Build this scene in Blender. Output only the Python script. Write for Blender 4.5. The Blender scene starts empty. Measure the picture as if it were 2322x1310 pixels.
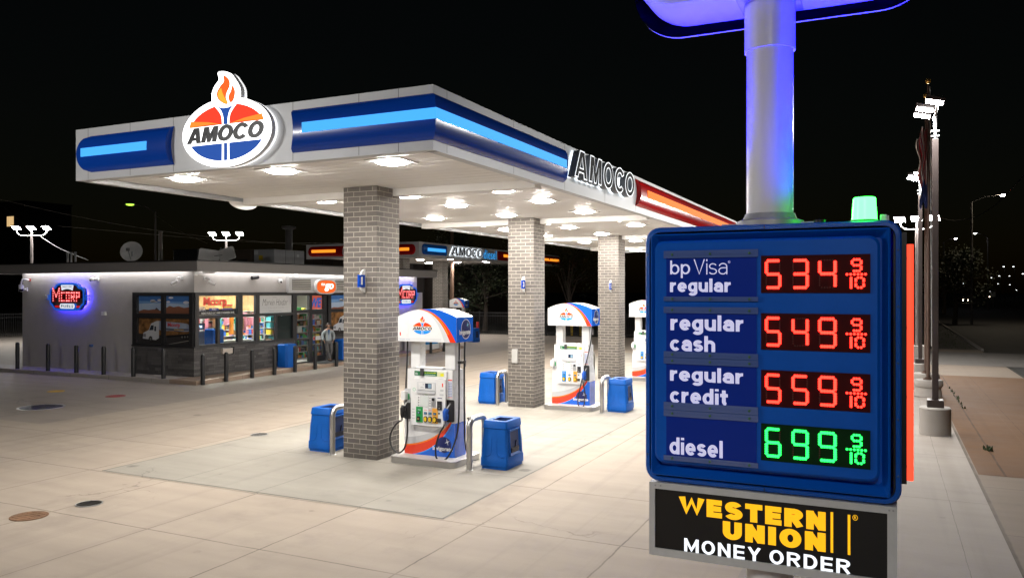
import bpy, bmesh, math, random
from mathutils import Vector, Matrix
from mathutils.geometry import tessellate_polygon
R = math.radians
rnd = random.Random(7)
sc = bpy.context.scene

# ------------------------------------------------------------------ camera
F, CX, HY, H = 1800.0, 1161.0, 657.0, 3.4          # focal length and horizon in photo pixels, eye height
TH = math.atan(851 / 1800.0)
CT, ST = math.cos(TH), math.sin(TH)
cd = bpy.data.cameras.new("camera")
cam = bpy.data.objects.new("camera", cd)
sc.collection.objects.link(cam)
cam.location = (0, 0, H)
cam.rotation_euler = (R(90), 0, TH)
cd.sensor_width = 36.0
cd.lens = F / 2322.0 * 36.0
cd.shift_y = 2.0 / 2322.0
cd.clip_start = 0.05
cd.clip_end = 2000
sc.camera = cam

# ------------------------------------------------------------------ world, moon, exposure
w = bpy.data.worlds.new("World")
sc.world = w
w.use_nodes = True
nt = w.node_tree
bg = nt.nodes["Background"]
sky = nt.nodes.new("ShaderNodeTexSky")
sky.sky_type = 'NISHITA'
sky.sun_disc = False
sky.sun_elevation = R(3)
sky.sun_rotation = R(150)
nt.links.new(sky.outputs[0], bg.inputs[0])
bg.inputs[1].default_value = 0.0010
sl = bpy.data.lights.new("moon", 'SUN')
sl.energy = 0.004
sl.angle = R(0.5)
sl.color = (1, .95, .9)
so = bpy.data.objects.new("moon", sl)
so.rotation_euler = (R(60), 0, R(150))
sc.collection.objects.link(so)
sc.view_settings.view_transform = 'Standard'
sc.view_settings.look = 'None'
sc.view_settings.exposure = 0.0
sc.view_settings.gamma = 1.0
sc.cycles.use_denoising = True
sc.cycles.max_bounces = 8
sc.cycles.diffuse_bounces = 4
sc.cycles.glossy_bounces = 4
sc.cycles.transmission_bounces = 6
sc.cycles.sample_clamp_indirect = 4.0
sc.cycles.caustics_reflective = False
sc.cycles.caustics_refractive = False

LAMP = 232.0         # canopy lens emission

# ------------------------------------------------------------------ picture -> place
def ground(px, py, z=0.0):
    Z = (H - z) * F / (py - HY)
    x = (px - CX) / F * Z
    return Vector((x * CT - Z * ST, x * ST + Z * CT, z))
def ray(px):
    u = (px - CX) / F
    return u * CT - ST, u * ST + CT
def onY(px, Y):
    a, b = ray(px)
    return a * Y / b
def onX(px, X):
    a, b = ray(px)
    return b * X / a
def depth(X, Y):
    return -X * ST + Y * CT
def zpix(py, X, Y):
    return H - (py - HY) * depth(X, Y) / F
def deep(px, Z, z=0.0):
    x = (px - CX) / F * Z
    return Vector((x * CT - Z * ST, x * ST + Z * CT, z))

# ------------------------------------------------------------------ materials
MATS = {}
class G:
    def __init__(s, name):
        s.m = bpy.data.materials.new(name)
        s.m.use_nodes = True
        s.t = s.m.node_tree
        s.b = s.t.nodes["Principled BSDF"]
    def n(s, typ, **kw):
        nd = s.t.nodes.new("ShaderNode" + typ)
        for k, v in kw.items():
            if k.startswith("i_"):
                key = k[2:]
                key = int(key) if key.isdigit() else key.replace("_", " ")
                nd.inputs[key].default_value = v
            else:
                setattr(nd, k, v)
        return nd
    def l(s, a, b):
        s.t.links.new(a, b)
    def math(s, op, a, b=None):
        nd = s.n("Math", operation=op)
        for i, v in enumerate((a, b)):
            if v is None: continue
            if isinstance(v, (int, float)): nd.inputs[i].default_value = v
            else: s.l(v, nd.inputs[i])
        return nd.outputs[0]
    def mix(s, fac, a, b, mode='MIX'):
        nd = s.n("MixRGB", blend_type=mode)
        for i, v in enumerate((fac, a, b)):
            if isinstance(v, (int, float)): nd.inputs[i].default_value = v
            elif isinstance(v, tuple): nd.inputs[i].default_value = v + (1,) if len(v) == 3 else v
            else: s.l(v, nd.inputs[i])
        return nd.outputs[0]
    def noise(s, co, scale, detail=4, rough=.55):
        nd = s.n("TexNoise", i_Scale=scale, i_Detail=detail, i_Roughness=rough)
        s.l(co, nd.inputs["Vector"])
        return nd.outputs["Fac"]
    def ramp(s, v, lo, hi):
        nd = s.n("MapRange", clamp=True)
        s.l(v, nd.inputs[0])
        nd.inputs[1].default_value = lo
        nd.inputs[2].default_value = hi
        return nd.outputs[0]
    def co(s, which="Object"):
        return s.n("TexCoord").outputs[which]
    def bump(s, h, strength, dist=.01):
        nd = s.n("Bump", i_Strength=strength, i_Distance=dist)
        s.l(h, nd.inputs["Height"])
        s.l(nd.outputs[0], s.b.inputs["Normal"])
def mat(name, col=(.5, .5, .5), rough=.5, metal=0.0, emit=None, es=1.0, coat=0.0, var=.0, spec=.5):
    """plain material with a little wear in colour and roughness"""
    if name in MATS: return MATS[name]
    g = G(name)
    b = g.b
    b.inputs["Base Color"].default_value = col + (1,)
    b.inputs["Roughness"].default_value = rough
    b.inputs["Metallic"].default_value = metal
    b.inputs["Specular IOR Level"].default_value = spec
    b.inputs["Coat Weight"].default_value = coat
    if emit:
        b.inputs["Emission Color"].default_value = emit + (1,)
        b.inputs["Emission Strength"].default_value = es
    elif var:
        co = g.co()
        f = g.noise(co, 3.1, 5)
        f2 = g.noise(co, 24, 3)
        k = g.math('ADD', g.math('MULTIPLY', f, .7), g.math('MULTIPLY', f2, .3))
        dark = tuple(c * (1 - var) for c in col)
        lite = tuple(min(1, c * (1 + var)) for c in col)
        g.l(g.mix(g.ramp(k, .3, .7), dark, lite), b.inputs["Base Color"])
        g.l(g.math('ADD', g.math('MULTIPLY', g.ramp(f, .3, .7), .06), rough - .03), b.inputs["Roughness"])
    MATS[name] = g.m
    return g.m

def concrete(name, col, col2, lines=(), spots=.5, jcol=.30):
    g = G(name)
    co = g.co()
    sep = g.n("SeparateXYZ"); g.l(co, sep.inputs[0])
    big = g.noise(co, .22, 4)
    mp = g.n("Mapping"); mp.inputs["Scale"].default_value = (.5, 3.0, 1); g.l(co, mp.inputs[0])
    streak = g.noise(mp.outputs[0], .8, 5)
    mid = g.noise(co, 1.6, 6, .6)
    fine = g.noise(co, 60, 3, .7)
    f = g.math('ADD', g.math('MULTIPLY', big, .35), g.math('ADD', g.math('MULTIPLY', streak, .4), g.math('MULTIPLY', mid, .25)))
    c = g.mix(g.ramp(f, .36, .64), col2, col)
    c = g.mix(g.math('MULTIPLY', g.ramp(fine, .35, .75), .30), c, tuple(x * .72 for x in col), 'MIX')
    # oil drips and stains
    v = g.n("TexVoronoi", i_Scale=.55, feature='F1'); g.l(co, v.inputs["Vector"])
    wob = g.noise(co, 9, 3)
    d = g.math('ADD', v.outputs["Distance"], g.math('MULTIPLY', wob, .08))
    spot = g.math('SUBTRACT', 1.0, g.ramp(d, .085, .125))
    c = g.mix(g.math('MULTIPLY', spot, spots * .55), c, tuple(x * .45 for x in col))
    crk = g.n("TexVoronoi", i_Scale=.33, feature='DISTANCE_TO_EDGE'); cw = g.n("VectorMath", operation='MULTIPLY_ADD')
    nz = g.n("TexNoise", i_Scale=1.3, i_Detail=6); g.l(co, nz.inputs["Vector"]); g.l(nz.outputs["Color"], cw.inputs[0]); cw.inputs[1].default_value = (1.6, 1.6, 0); g.l(co, cw.inputs[2]); g.l(cw.outputs[0], crk.inputs["Vector"])
    ck = g.math('MULTIPLY', g.math('SUBTRACT', 1.0, g.ramp(crk.outputs["Distance"], .0015, .006)), g.ramp(g.noise(co, .35, 3), .54, .62))
    c = g.mix(g.math('MULTIPLY', ck, .55 * min(1, spots)), c, tuple(x * .35 for x in col))
    v2 = g.n("TexVoronoi", i_Scale=1.15, feature='F1'); g.l(co, v2.inputs["Vector"])
    spot2 = g.math('MULTIPLY', g.math('SUBTRACT', 1.0, g.ramp(g.math('ADD', v2.outputs["Distance"], g.math('MULTIPLY', wob, .10)), .085, .125)), g.ramp(g.noise(co, 2.7, 2), .45, .60))
    mt_ = g.n("Mapping"); mt_.inputs["Scale"].default_value = (3.2, .10, 1); g.l(co, mt_.inputs[0])
    tyre = g.ramp(g.noise(mt_.outputs[0], 1.0, 4, .6), .54, .72)
    c = g.mix(g.math('MULTIPLY', tyre, .26 * min(1.2, spots)), c, tuple(x * .55 for x in col))
    c = g.mix(g.math('MULTIPLY', spot2, spots * .5), c, tuple(x * .5 for x in col))
    blot = g.ramp(g.noise(co, .75, 5, .65), .56, .72)
    c = g.mix(g.math('MULTIPLY', blot, spots * .45), c, tuple(x * .62 for x in col))
    m = None
    wv = g.math('MULTIPLY', g.math('SUBTRACT', g.noise(co, 1.7, 5, .7), .5), .05)
    for ax, pos, hw in lines:
        s_ = sep.outputs[ax]
        dd = g.math('ABSOLUTE', g.math('SUBTRACT', g.math('ADD', s_, wv), pos))
        k = g.math('SUBTRACT', 1.0, g.ramp(dd, hw * .6, hw * 1.4))
        m = k if m is None else g.math('MAXIMUM', m, k)
    if m is not None:
        brk = g.ramp(g.noise(co, 1.1, 4), .30, .62)
        m = g.math('MULTIPLY', m, g.math('ADD', .45, g.math('MULTIPLY', brk, .55)))
        c = g.mix(g.math('MULTIPLY', m, .85), c, tuple(x * jcol for x in col))
    g.l(c, g.b.inputs["Base Color"])
    g.l(g.math('ADD', .62, g.math('MULTIPLY', mid, .25)), g.b.inputs["Roughness"])
    g.b.inputs["Specular IOR Level"].default_value = .35
    hgt = g.math('ADD', g.math('MULTIPLY', fine, .3), mid)
    g.bump(hgt, .12, .01)
    MATS[name] = g.m
    return g.m

def brickmat():
    g = G("grey_brick")
    uv = g.co("UV")
    b = g.n("TexBrick", offset=.5, i_Scale=1.0, i_Mortar_Size=.0075, i_Mortar_Smooth=.15, i_Bias=0.0, i_Brick_Width=.3048, i_Row_Height=.1016)
    b.inputs["Color1"].default_value = (.098, .087, .079, 1)
    b.inputs["Color2"].default_value = (.150, .131, .117, 1)
    b.inputs["Mortar"].default_value = (.37, .34, .29, 1)
    wob = g.n("TexNoise", i_Scale=9.0, i_Detail=2); g.l(uv, wob.inputs["Vector"])
    add = g.n("VectorMath", operation='MULTIPLY_ADD')
    g.l(wob.outputs["Color"], add.inputs[0]); add.inputs[1].default_value = (.010, .010, 0)
    g.l(uv, add.inputs[2])
    g.l(add.outputs[0], b.inputs["Vector"])
    f = g.noise(uv, 40, 4, .7)
    c = g.mix(g.ramp(f, .3, .8), b.outputs["Color"], (.11, .10, .09), 'MULTIPLY')
    c = g.mix(.35, b.outputs["Color"], g.mix(.5, b.outputs["Color"], c))
    big = g.noise(uv, 1.3, 4)
    cell = g.n("TexVoronoi", i_Scale=2.1); g.l(uv, cell.inputs["Vector"])
    c = g.mix(g.math('MULTIPLY', g.ramp(big, .45, .75), .12), c, (.30, .27, .24))
    sepu = g.n("SeparateXYZ"); g.l(uv, sepu.inputs[0])
    splash = g.math('MULTIPLY', g.math('SUBTRACT', 1.0, g.ramp(g.math('ADD', sepu.outputs[1], g.math('MULTIPLY', big, .5)), .25, .6)), .45)
    c = g.mix(splash, c, (.085, .075, .065))
    g.l(c, g.b.inputs["Base Color"])
    g.b.inputs["Roughness"].default_value = .75
    h = g.math('ADD', g.math('MULTIPLY', g.math('SUBTRACT', 1.0, b.outputs["Fac"]), 1.0), g.math('MULTIPLY', f, .25))
    g.bump(h, .5, .008)
    MATS["brick"] = g.m
    return g.m

def stonemat():
    g = G("ledge_stone")
    uv = g.co("UV")
    b = g.n("TexBrick", offset=.37, offset_frequency=2, squash=.6, squash_frequency=3, i_Scale=1.0, i_Mortar_Size=.004, i_Mortar_Smooth=.4, i_Bias=-.1, i_Brick_Width=.55, i_Row_Height=.105)
    b.inputs["Color1"].default_value = (.040, .038, .038, 1)
    b.inputs["Color2"].default_value = (.135, .128, .126, 1)
    b.inputs["Mortar"].default_value = (.008, .008, .008, 1)
    g.l(uv, b.inputs["Vector"])
    f = g.noise(uv, 14, 6, .7)
    c = g.mix(g.ramp(f, .3, .75), b.outputs["Color"], (.14, .133, .13))
    g.l(g.mix(.5, b.outputs["Color"], c), g.b.inputs["Base Color"])
    g.b.inputs["Roughness"].default_value = .7
    mp = g.n("Mapping"); mp.inputs["Scale"].default_value = (2.4, 14, 1); g.l(uv, mp.inputs[0])
    v = g.n("TexVoronoi", i_Scale=1.0); g.l(mp.outputs[0], v.inputs["Vector"])
    h = g.math('ADD', g.math('MULTIPLY', v.outputs["Color"], .9), g.math('ADD', g.math('MULTIPLY', g.math('SUBTRACT', 1.0, b.outputs["Fac"]), .8), g.math('MULTIPLY', f, .4)))
    g.bump(h, .9, .03)
    MATS["stone"] = g.m
    return g.m

def glassmat(name, tint=(.9, .95, .95), rough=.0, alpha=.12):
    g = G(name)
    out = g.t.nodes["Material Output"]
    tr = g.n("BsdfTransparent"); tr.inputs[0].default_value = tint + (1,)
    gl = g.n("BsdfGlossy"); gl.inputs["Roughness"].default_value = .03
    fr = g.n("Fresnel", i_IOR=1.5)
    mx = g.n("MixShader")
    ge = g.n("NewGeometry")
    g.l(g.math('MULTIPLY', fr.outputs[0], g.math('SUBTRACT', 1.0, ge.outputs["Backfacing"])), mx.inputs[0]); g.l(tr.outputs[0], mx.inputs[1]); g.l(gl.outputs[0], mx.inputs[2])
    g.l(mx.outputs[0], out.inputs[0])
    MATS[name] = g.m
    return g.m

# ------------------------------------------------------------------ mesh builder
FS = Matrix(((1, 0, 0), (0, 0, -1), (0, 1, 0))).to_4x4()     # u=+X v=+Z out=-Y
FE = Matrix(((0, 0, 1), (1, 0, 0), (0, 1, 0))).to_4x4()      # u=+Y v=+Z out=+X
FU = Matrix.Identity(4)                                      # u=+X v=+Y out=+Z
FB = Matrix(((-1, 0, 0), (0, 0, 1), (0, 1, 0))).to_4x4()     # u=-X v=+Z out=+Y
FW = Matrix(((0, 0, -1), (-1, 0, 0), (0, 1, 0))).to_4x4()    # u=-Y v=+Z out=-X
def at(M, o):
    return Matrix.Translation(o) @ M

class MB:
    def __init__(s, m=None):
        s.v, s.f, s.mi, s.mats, s.m = [], [], [], [], m
        s.sm = []
    def _mi(s, mt):
        if mt not in s.mats: s.mats.append(mt)
        return s.mats.index(mt)
    def add(s, vs, fs, mt, sm=False):
        o = len(s.v)
        if s.m is not None: vs = [s.m @ Vector(p) for p in vs]
        s.v += [tuple(p) for p in vs]
        k = s._mi(mt)
        for f in fs:
            s.f.append([i + o for i in f]); s.mi.append(k); s.sm.append(sm)
    def box(s, x0, x1, y0, y1, z0, z1, mt, skip=()):
        vs = [(x0, y0, z0), (x1, y0, z0), (x1, y1, z0), (x0, y1, z0), (x0, y0, z1), (x1, y0, z1), (x1, y1, z1), (x0, y1, z1)]
        fs = [(0, 3, 2, 1), (4, 5, 6, 7), (0, 1, 5, 4), (2, 3, 7, 6), (1, 2, 6, 5), (3, 0, 4, 7)]
        s.add(vs, [f for i, f in enumerate(fs) if i not in skip], mt)
    def flat(s, pts, d, mt):
        """polygon in u,v lying at height d, facing out"""
        pts = ccw(pts)
        s.add([(p[0], p[1], d) for p in pts], [tuple(range(len(pts)))] if convex(pts) else tess([pts]), mt)
    def prism(s, pts, d0, d1, mt, holes=(), side=None, back=False, sm=False):
        pts = ccw(pts)
        rings = [pts] + [ccw(h)[::-1] for h in holes]
        tri = tess(rings) if (holes or not convex(pts)) else [tuple(range(len(pts)))]
        allp = [p for r in rings for p in r]
        s.add([(p[0], p[1], d1) for p in allp], tri, mt)
        if back: s.add([(p[0], p[1], d0) for p in allp], [t[::-1] for t in tri], side or mt)
        for r in rings:
            n = len(r)
            vs = [(p[0], p[1], d0) for p in r] + [(p[0], p[1], d1) for p in r]
            s.add(vs, [(i, (i + 1) % n, n + (i + 1) % n, n + i) for i in range(n)], side or mt, sm)
    def loft(s, rings, mt, cap0=True, cap1=True, sm=False, closed=True):
        n = len(rings[0])
        vs = [p for r in rings for p in r]
        fs = []
        for k in range(len(rings) - 1):
            for i in range(n if closed else n - 1):
                j = (i + 1) % n
                fs.append((k * n + i, k * n + j, (k + 1) * n + j, (k + 1) * n + i))
        s.add(vs, fs, mt, sm)
        if cap0: s.add(list(rings[0]), [tuple(range(n))[::-1]], mt)
        if cap1: s.add(list(rings[-1]), [tuple(range(n))], mt)
    def lathe(s, prof, cx, cy, mt, n=20, cap0=True, cap1=True, sm=True, z0=0):
        rings = [[(cx + r * math.cos(2 * math.pi * i / n), cy + r * math.sin(2 * math.pi * i / n), z0 + z) for i in range(n)] for r, z in prof]
        s.loft(rings, mt, cap0, cap1, sm)
    def tube(s, path, r, mt, n=8, cap=True):
        path = [Vector(p) for p in path]
        rr = r if isinstance(r, (list, tuple)) else [r] * len(path)
        rings = []
        up = Vector((0, 0, 1))
        prev = None
        for i, p in enumerate(path):
            t = (path[min(i + 1, len(path) - 1)] - path[max(i - 1, 0)]).normalized()
            if prev is None:
                a = t.cross(up)
                if a.length < .05: a = t.cross(Vector((1, 0, 0)))
                a.normalize()
            else:
                a = (prev - t * prev.dot(t)).normalized()
            prev = a
            b = t.cross(a)
            rings.append([tuple(p + (a * math.cos(2 * math.pi * k / n) + b * math.sin(2 * math.pi * k / n)) * rr[i]) for k in range(n)])
        s.loft(rings, mt, cap, cap, True)
    def ball(s, c, rx, ry, rz, mt, n=12, m=8):
        prof = []
        rings = []
        for j in range(1, m):
            a = math.pi * j / m
            rings.append([(c[0] + rx * math.sin(a) * math.cos(2 * math.pi * i / n), c[1] + ry * math.sin(a) * math.sin(2 * math.pi * i / n), c[2] - rz * math.cos(a)) for i in range(n)])
        s.loft(rings, mt, True, True, True)
    def text(s, body, u0, u1, v0, v1, d0, d1, mt, bold=0.0, shear=0.0, side=None, fitw=True, align='L', gap=1.0):
        vs, fs = text_mesh(body, bold, shear, gap)
        xs = [p[0] for p in vs]; ys = [p[1] for p in vs]
        bx0, bx1, by0, by1 = min(xs), max(xs), min(ys), max(ys)
        sy = (v1 - v0) / (by1 - by0)
        sx = (u1 - u0) / (bx1 - bx0) if fitw else sy
        q = [(u0 + (x - bx0) * sx, v0 + (y - by0) * sy, d1) for x, y in vs]
        s.add(q, fs, mt)
        if d1 - d0 > 1e-6:
            cnt = {}
            for f in fs:
                for i in range(len(f)):
                    a, b = f[i], f[(i + 1) % len(f)]
                    cnt[(a, b)] = cnt.get((a, b), 0) + 1
            ed = [e for e in cnt if (e[1], e[0]) not in cnt]
            for a, b in ed:
                pa, pb = q[a], q[b]
                s.add([(pa[0], pa[1], d0), (pb[0], pb[1], d0), pb, pa], [(0, 1, 2, 3)], side or mt)
    def obj(s, name, parent=None, loc=None, bevel=0.0, seg=2, smooth=False, sharp=35):
        me = bpy.data.meshes.new(name)
        o0 = Vector(loc) if loc is not None else (ORG.get(parent.name, Vector((0, 0, 0))) if parent is not None else Vector((0, 0, 0)))
        me.from_pydata([Vector(p) - o0 for p in s.v], [], s.f)
        for m_ in s.mats: me.materials.append(m_)
        me.polygons.foreach_set("material_index", s.mi)
        sms = [True] * len(s.f) if smooth else s.sm
        me.polygons.foreach_set("use_smooth", sms)
        me.update()
        uvl = me.uv_layers.new(name="UVMap")
        vs = me.vertices
        for p in me.polygons:
            n = p.normal
            ax = max(range(3), key=lambda i: abs(n[i]))
            for li in p.loop_indices:
                c = vs[me.loops[li].vertex_index].co
                uvl.data[li].uv = (c.x, c.y) if ax == 2 else ((c.y, c.z) if ax == 0 else (c.x, c.z))
        if any(sms): me.set_sharp_from_angle(angle=R(sharp))
        o = bpy.data.objects.new(name, me)
        sc.collection.objects.link(o)
        if parent is not None:
            o.parent = parent
            ORG[o.name] = o0
        elif loc is not None: o.location = loc
        if bevel:
            b = o.modifiers.new("bevel", 'BEVEL')
            b.width = bevel; b.segments = seg; b.limit_method = 'ANGLE'; b.angle_limit = R(40)
            b.harden_normals = False
        return o

def area(p):
    return sum(p[i][0] * p[(i + 1) % len(p)][1] - p[(i + 1) % len(p)][0] * p[i][1] for i in range(len(p))) / 2
def ccw(p):
    p = list(p)
    return p if area(p) > 0 else p[::-1]
def convex(p):
    n = len(p)
    for i in range(n):
        a, b, c = p[i], p[(i + 1) % n], p[(i + 2) % n]
        if (b[0] - a[0]) * (c[1] - b[1]) - (b[1] - a[1]) * (c[0] - b[0]) < -1e-9: return False
    return True
def tess(rings):
    tri = tessellate_polygon([[Vector((p[0], p[1], 0)) for p in r] for r in rings])
    allp = [p for r in rings for p in r]
    out = []
    for t in tri:
        a, b, c = (allp[i] for i in t)
        ar = (b[0] - a[0]) * (c[1] - a[1]) - (b[1] - a[1]) * (c[0] - a[0])
        if abs(ar) < 1e-12: continue
        out.append(tuple(t) if ar > 0 else tuple(t[::-1]))
    return out
def rrect(u0, u1, v0, v1, r, n=6):
    out = []
    for cx, cy, a0 in ((u1 - r, v0 + r, -90), (u1 - r, v1 - r, 0), (u0 + r, v1 - r, 90), (u0 + r, v0 + r, 180)):
        for i in range(n + 1):
            a = R(a0 + 90 * i / n)
            out.append((cx + r * math.cos(a), cy + r * math.sin(a)))
    return out
def ell(cx, cy, a, b, n=40, t0=0, t1=360):
    full = abs(t1 - t0) >= 359.9
    k = n if full else n + 1
    return [(cx + a * math.cos(R(t0 + (t1 - t0) * i / n)), cy + b * math.sin(R(t0 + (t1 - t0) * i / n))) for i in range(k)]
def bez(p0, p1, p2, n=10):
    return [((1 - t) ** 2 * p0[0] + 2 * t * (1 - t) * p1[0] + t * t * p2[0], (1 - t) ** 2 * p0[1] + 2 * t * (1 - t) * p1[1] + t * t * p2[1]) for t in [i / n for i in range(n + 1)]]
def spline(pts, n=8, closed=False):
    """catmull-rom through the points (2D or 3D)"""
    P_ = [Vector(p) for p in pts]
    k = len(P_)
    out = []
    for i in range(k if closed else k - 1):
        if closed: a, b, c, d = P_[i - 1], P_[i], P_[(i + 1) % k], P_[(i + 2) % k]
        else: a, b, c, d = P_[max(i - 1, 0)], P_[i], P_[i + 1], P_[min(i + 2, k - 1)]
        for j in range(n):
            t = j / n
            out.append(tuple(.5 * ((2 * b) + (c - a) * t + (2 * a - 5 * b + 4 * c - d) * t * t + (3 * b - a - 3 * c + d) * t ** 3)))
    if not closed: out.append(tuple(P_[-1]))
    return out

TXT = {}
ORG = {}
def text_mesh(body, bold, shear, gap):
    key = (body, bold, shear, gap)
    if key in TXT: return TXT[key]
    cu = bpy.data.curves.new("lettering", 'FONT')
    cu.body = body
    cu.size = 1.0
    cu.offset = bold
    cu.shear = shear
    cu.space_character = gap
    cu.resolution_u = 3
    o = bpy.data.objects.new("lettering", cu)
    sc.collection.objects.link(o)
    dg = bpy.context.evaluated_depsgraph_get()
    dg.update()
    me = bpy.data.meshes.new_from_object(o.evaluated_get(dg))
    bm = bmesh.new(); bm.from_mesh(me)
    bmesh.ops.remove_doubles(bm, verts=bm.verts, dist=1e-5)
    bm.verts.index_update()
    vs = [(v.co.x, v.co.y) for v in bm.verts]
    fs = []
    for f in bm.faces:
        ids = [v.index for v in f.verts]
        fs.append(ids if area([vs[i] for i in ids]) > 0 else ids[::-1])
    bm.free()
    bpy.data.meshes.remove(me)
    bpy.data.objects.remove(o)
    bpy.data.curves.remove(cu)
    TXT[key] = (vs, fs)
    return TXT[key]


# ---- plain grotesque lettering drawn as pen strokes (weight w, cap height 1)
def arc_(cx, cy, rx, ry, a0, a1, n=14):
    return [(cx + rx * math.cos(R(a0 + (a1 - a0) * i / n)), cy + ry * math.sin(R(a0 + (a1 - a0) * i / n))) for i in range(n + 1)]
def glyph(ch, w):
    """list of (polyline, closed) and the width of the letter"""
    h = w / 2; X = .73
    W_ = .50 + .55 * w
    l, r = h, W_ - h; xm, rx = (l + r) / 2, (r - l) / 2
    ym, ry = X / 2, X / 2 - h
    bowl = (arc_(xm, ym, rx, ry, 0, 360, 26)[:-1], True)
    S = lambda *p: (list(p), False)
    if ch == 'b': return [S((h, 0), (h, 1)), bowl], W_
    if ch == 'd': return [S((r, 0), (r, 1)), bowl], W_
    if ch == 'p': return [S((h, -.27), (h, X)), bowl], W_
    if ch == 'g': return [bowl, (([(r, X), (r, 0)] + arc_(xm, -.02, rx, .25 - h, 0, -155)), False)], W_
    if ch == 'o': return [bowl], W_
    if ch == 'e': return [S((l, ym - .01), (r + h * .9, ym - .01)), (arc_(xm, ym, rx, ry, 2, 318, 22), False)], W_
    if ch == 'c': return [(arc_(xm, ym, rx, ry, 42, 318, 22), False)], W_ * .96
    if ch == 'a':
        rt = X * .29
        return [(arc_(xm, X - h - rt + .01, rx * .93, rt, 168, 0, 12) + [(r - rx * .07, X * .3), (r - rx * .07, 0)], False),
                ([(r - rx * .07, X * .60 - h * .25), (xm, X * .60 - h * .3)] + arc_(xm - rx * .1, (X * .60 - h * .3 + h) / 2, rx * .9, (X * .60 - h * 1.3) / 2, 90, 270, 12) + [(xm + rx * .3, h * 1.0), (r - rx * .1, X * .22)], False)], W_ * .97
    if ch == 's':
        k = .88
        q = (X - w) / 4
        return [(arc_(xm * k, X - h - q, rx * k * .94, q, 22, 232, 14)[:] + arc_(xm * k, h + q, rx * k, q, 70, -160, 16), False)], W_ * k
    if ch == 'r': return [S((h, 0), (h, X)), ([(h, X * .52)] + arc_(h + .27, X * .55, .25, X * .45 - h, 165, 84, 8), False)], .27 + h * 1.5
    if ch == 'u': return [([(h, X)] + [(h, h + rx)] + arc_(xm, h + rx * .95, rx, rx * .95, 180, 360, 14) + [(r, X)], False), S((r, 0), (r, X))], W_
    if ch == 'h': return [S((h, 0), (h, 1)), ([(h, X * .4)] + arc_(xm, X - h - rx * .95, rx, rx * .95, 180, 0, 14) + [(r, 0)], False)], W_
    if ch == 'l': return [S((h, 0), (h, 1))], w
    if ch == 'i': return [S((h, 0), (h, X)), S((h, .86), (h, 1.0))], w
    if ch == 't':
        x = .10 + h
        return [([(x, .94), (x, .16 + h)] + arc_(x + .14, .16 + h - .02, .14, .14, 180, 268, 6), False), S((0, X - h), (x + .22, X - h))], x + .24
    if ch == 'V': return [S((h * .9, 1), (.33, h * .5), (.66 - h * .9, 1))], .66
    # capitals
    C = .62 + .45 * w; cr = C - h; cm, cx_ = C / 2, C / 2 - h
    if ch == 'E': return [S((h, 0), (h, 1)), S((0, h), (C * .88, h)), S((0, .5), (C * .83, .5)), S((0, 1 - h), (C * .87, 1 - h))], C * .88
    if ch == 'T': return [S((C * .47, 0), (C * .47, 1)), S((0, 1 - h), (C * .94, 1 - h))], C * .94
    if ch == 'I': return [S((h, 0), (h, 1))], w
    if ch == 'N': return [S((h, 0), (h, 1)), S((cr, 0), (cr, 1)), S((h * .9, 1 - h * .2), (cr + h * .1, h * .2))], C
    if ch == 'U': return [([(h, 1), (h, .42)] + arc_(cm, .42, cx_, .42 - h, 180, 360, 14) + [(cr, 1)], False)], C
    if ch == 'O': return [(arc_(cm * 1.08, .5, cx_ + cm * .08, .5 - h + .01, 0, 360, 30)[:-1], True)], C * 1.08
    if ch == 'D': return [S((h, 0), (h, 1)), ([(0, 1 - h), (C * .45, 1 - h)] + arc_(C * .45, .5, cr - C * .45, .5 - h, 90, -90, 16) + [(0, h)], False)], C
    if ch == 'M': return [S((h, 0), (h, 1)), S((C * 1.2 - h, 0), (C * 1.2 - h, 1)), S((h, 1 - h * .6), (C * .6, h * 1.3), (C * 1.2 - h, 1 - h * .6))], C * 1.2
    if ch == 'W': return [S((h * .8, 1), (C * .42, h * .8), (C * .72, 1 - h * .6), (C * 1.02, h * .8), (C * 1.44 - h * .8, 1))], C * 1.44
    if ch == 'Y': return [S((C * .5, 0), (C * .5, .46)), S((h * .8, 1), (C * .5, .42), (C - h * .8, 1))], C
    if ch == 'R': return [S((h, 0), (h, 1)), ([(0, 1 - h), (C * .52, 1 - h)] + arc_(C * .52, .73 - h * .25, cr - C * .54, .27 - h * .75, 90, -90, 12) + [(0, .46 + h * .5)], False), S((C * .48, .5), (cr + h * .1, h * .25))], C
    if ch == 'S':
        q = (1 - w) / 4
        return [(arc_(cm, 1 - h - q, cx_ * .92, q, 20, 232, 14) + arc_(cm, h + q, cx_, q, 70, -160, 16), False)], C
    return [], .30
def ribbon(pts, w, closed):
    h = w / 2; L_, R2 = [], []
    q = []
    for p in pts:
        if not q or (Vector(p) - Vector(q[-1])).length > 1e-4: q.append(p)
    pts[:] = q
    n = len(pts)
    for i in range(n):
        p = Vector(pts[i])
        a = Vector(pts[i - 1]) if (i > 0 or closed) else None
        b = Vector(pts[(i + 1) % n]) if (i < n - 1 or closed) else None
        d0 = (p - a).normalized() if a is not None else (b - p).normalized()
        d1 = (b - p).normalized() if b is not None else d0
        n0, n1 = Vector((-d0.y, d0.x)), Vector((-d1.y, d1.x))
        bi = n0 + n1
        k = max(.30, bi.length_squared / 2)
        o = bi * (h / k)
        L_.append(p + o); R2.append(p - o)
    return L_, R2
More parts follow.
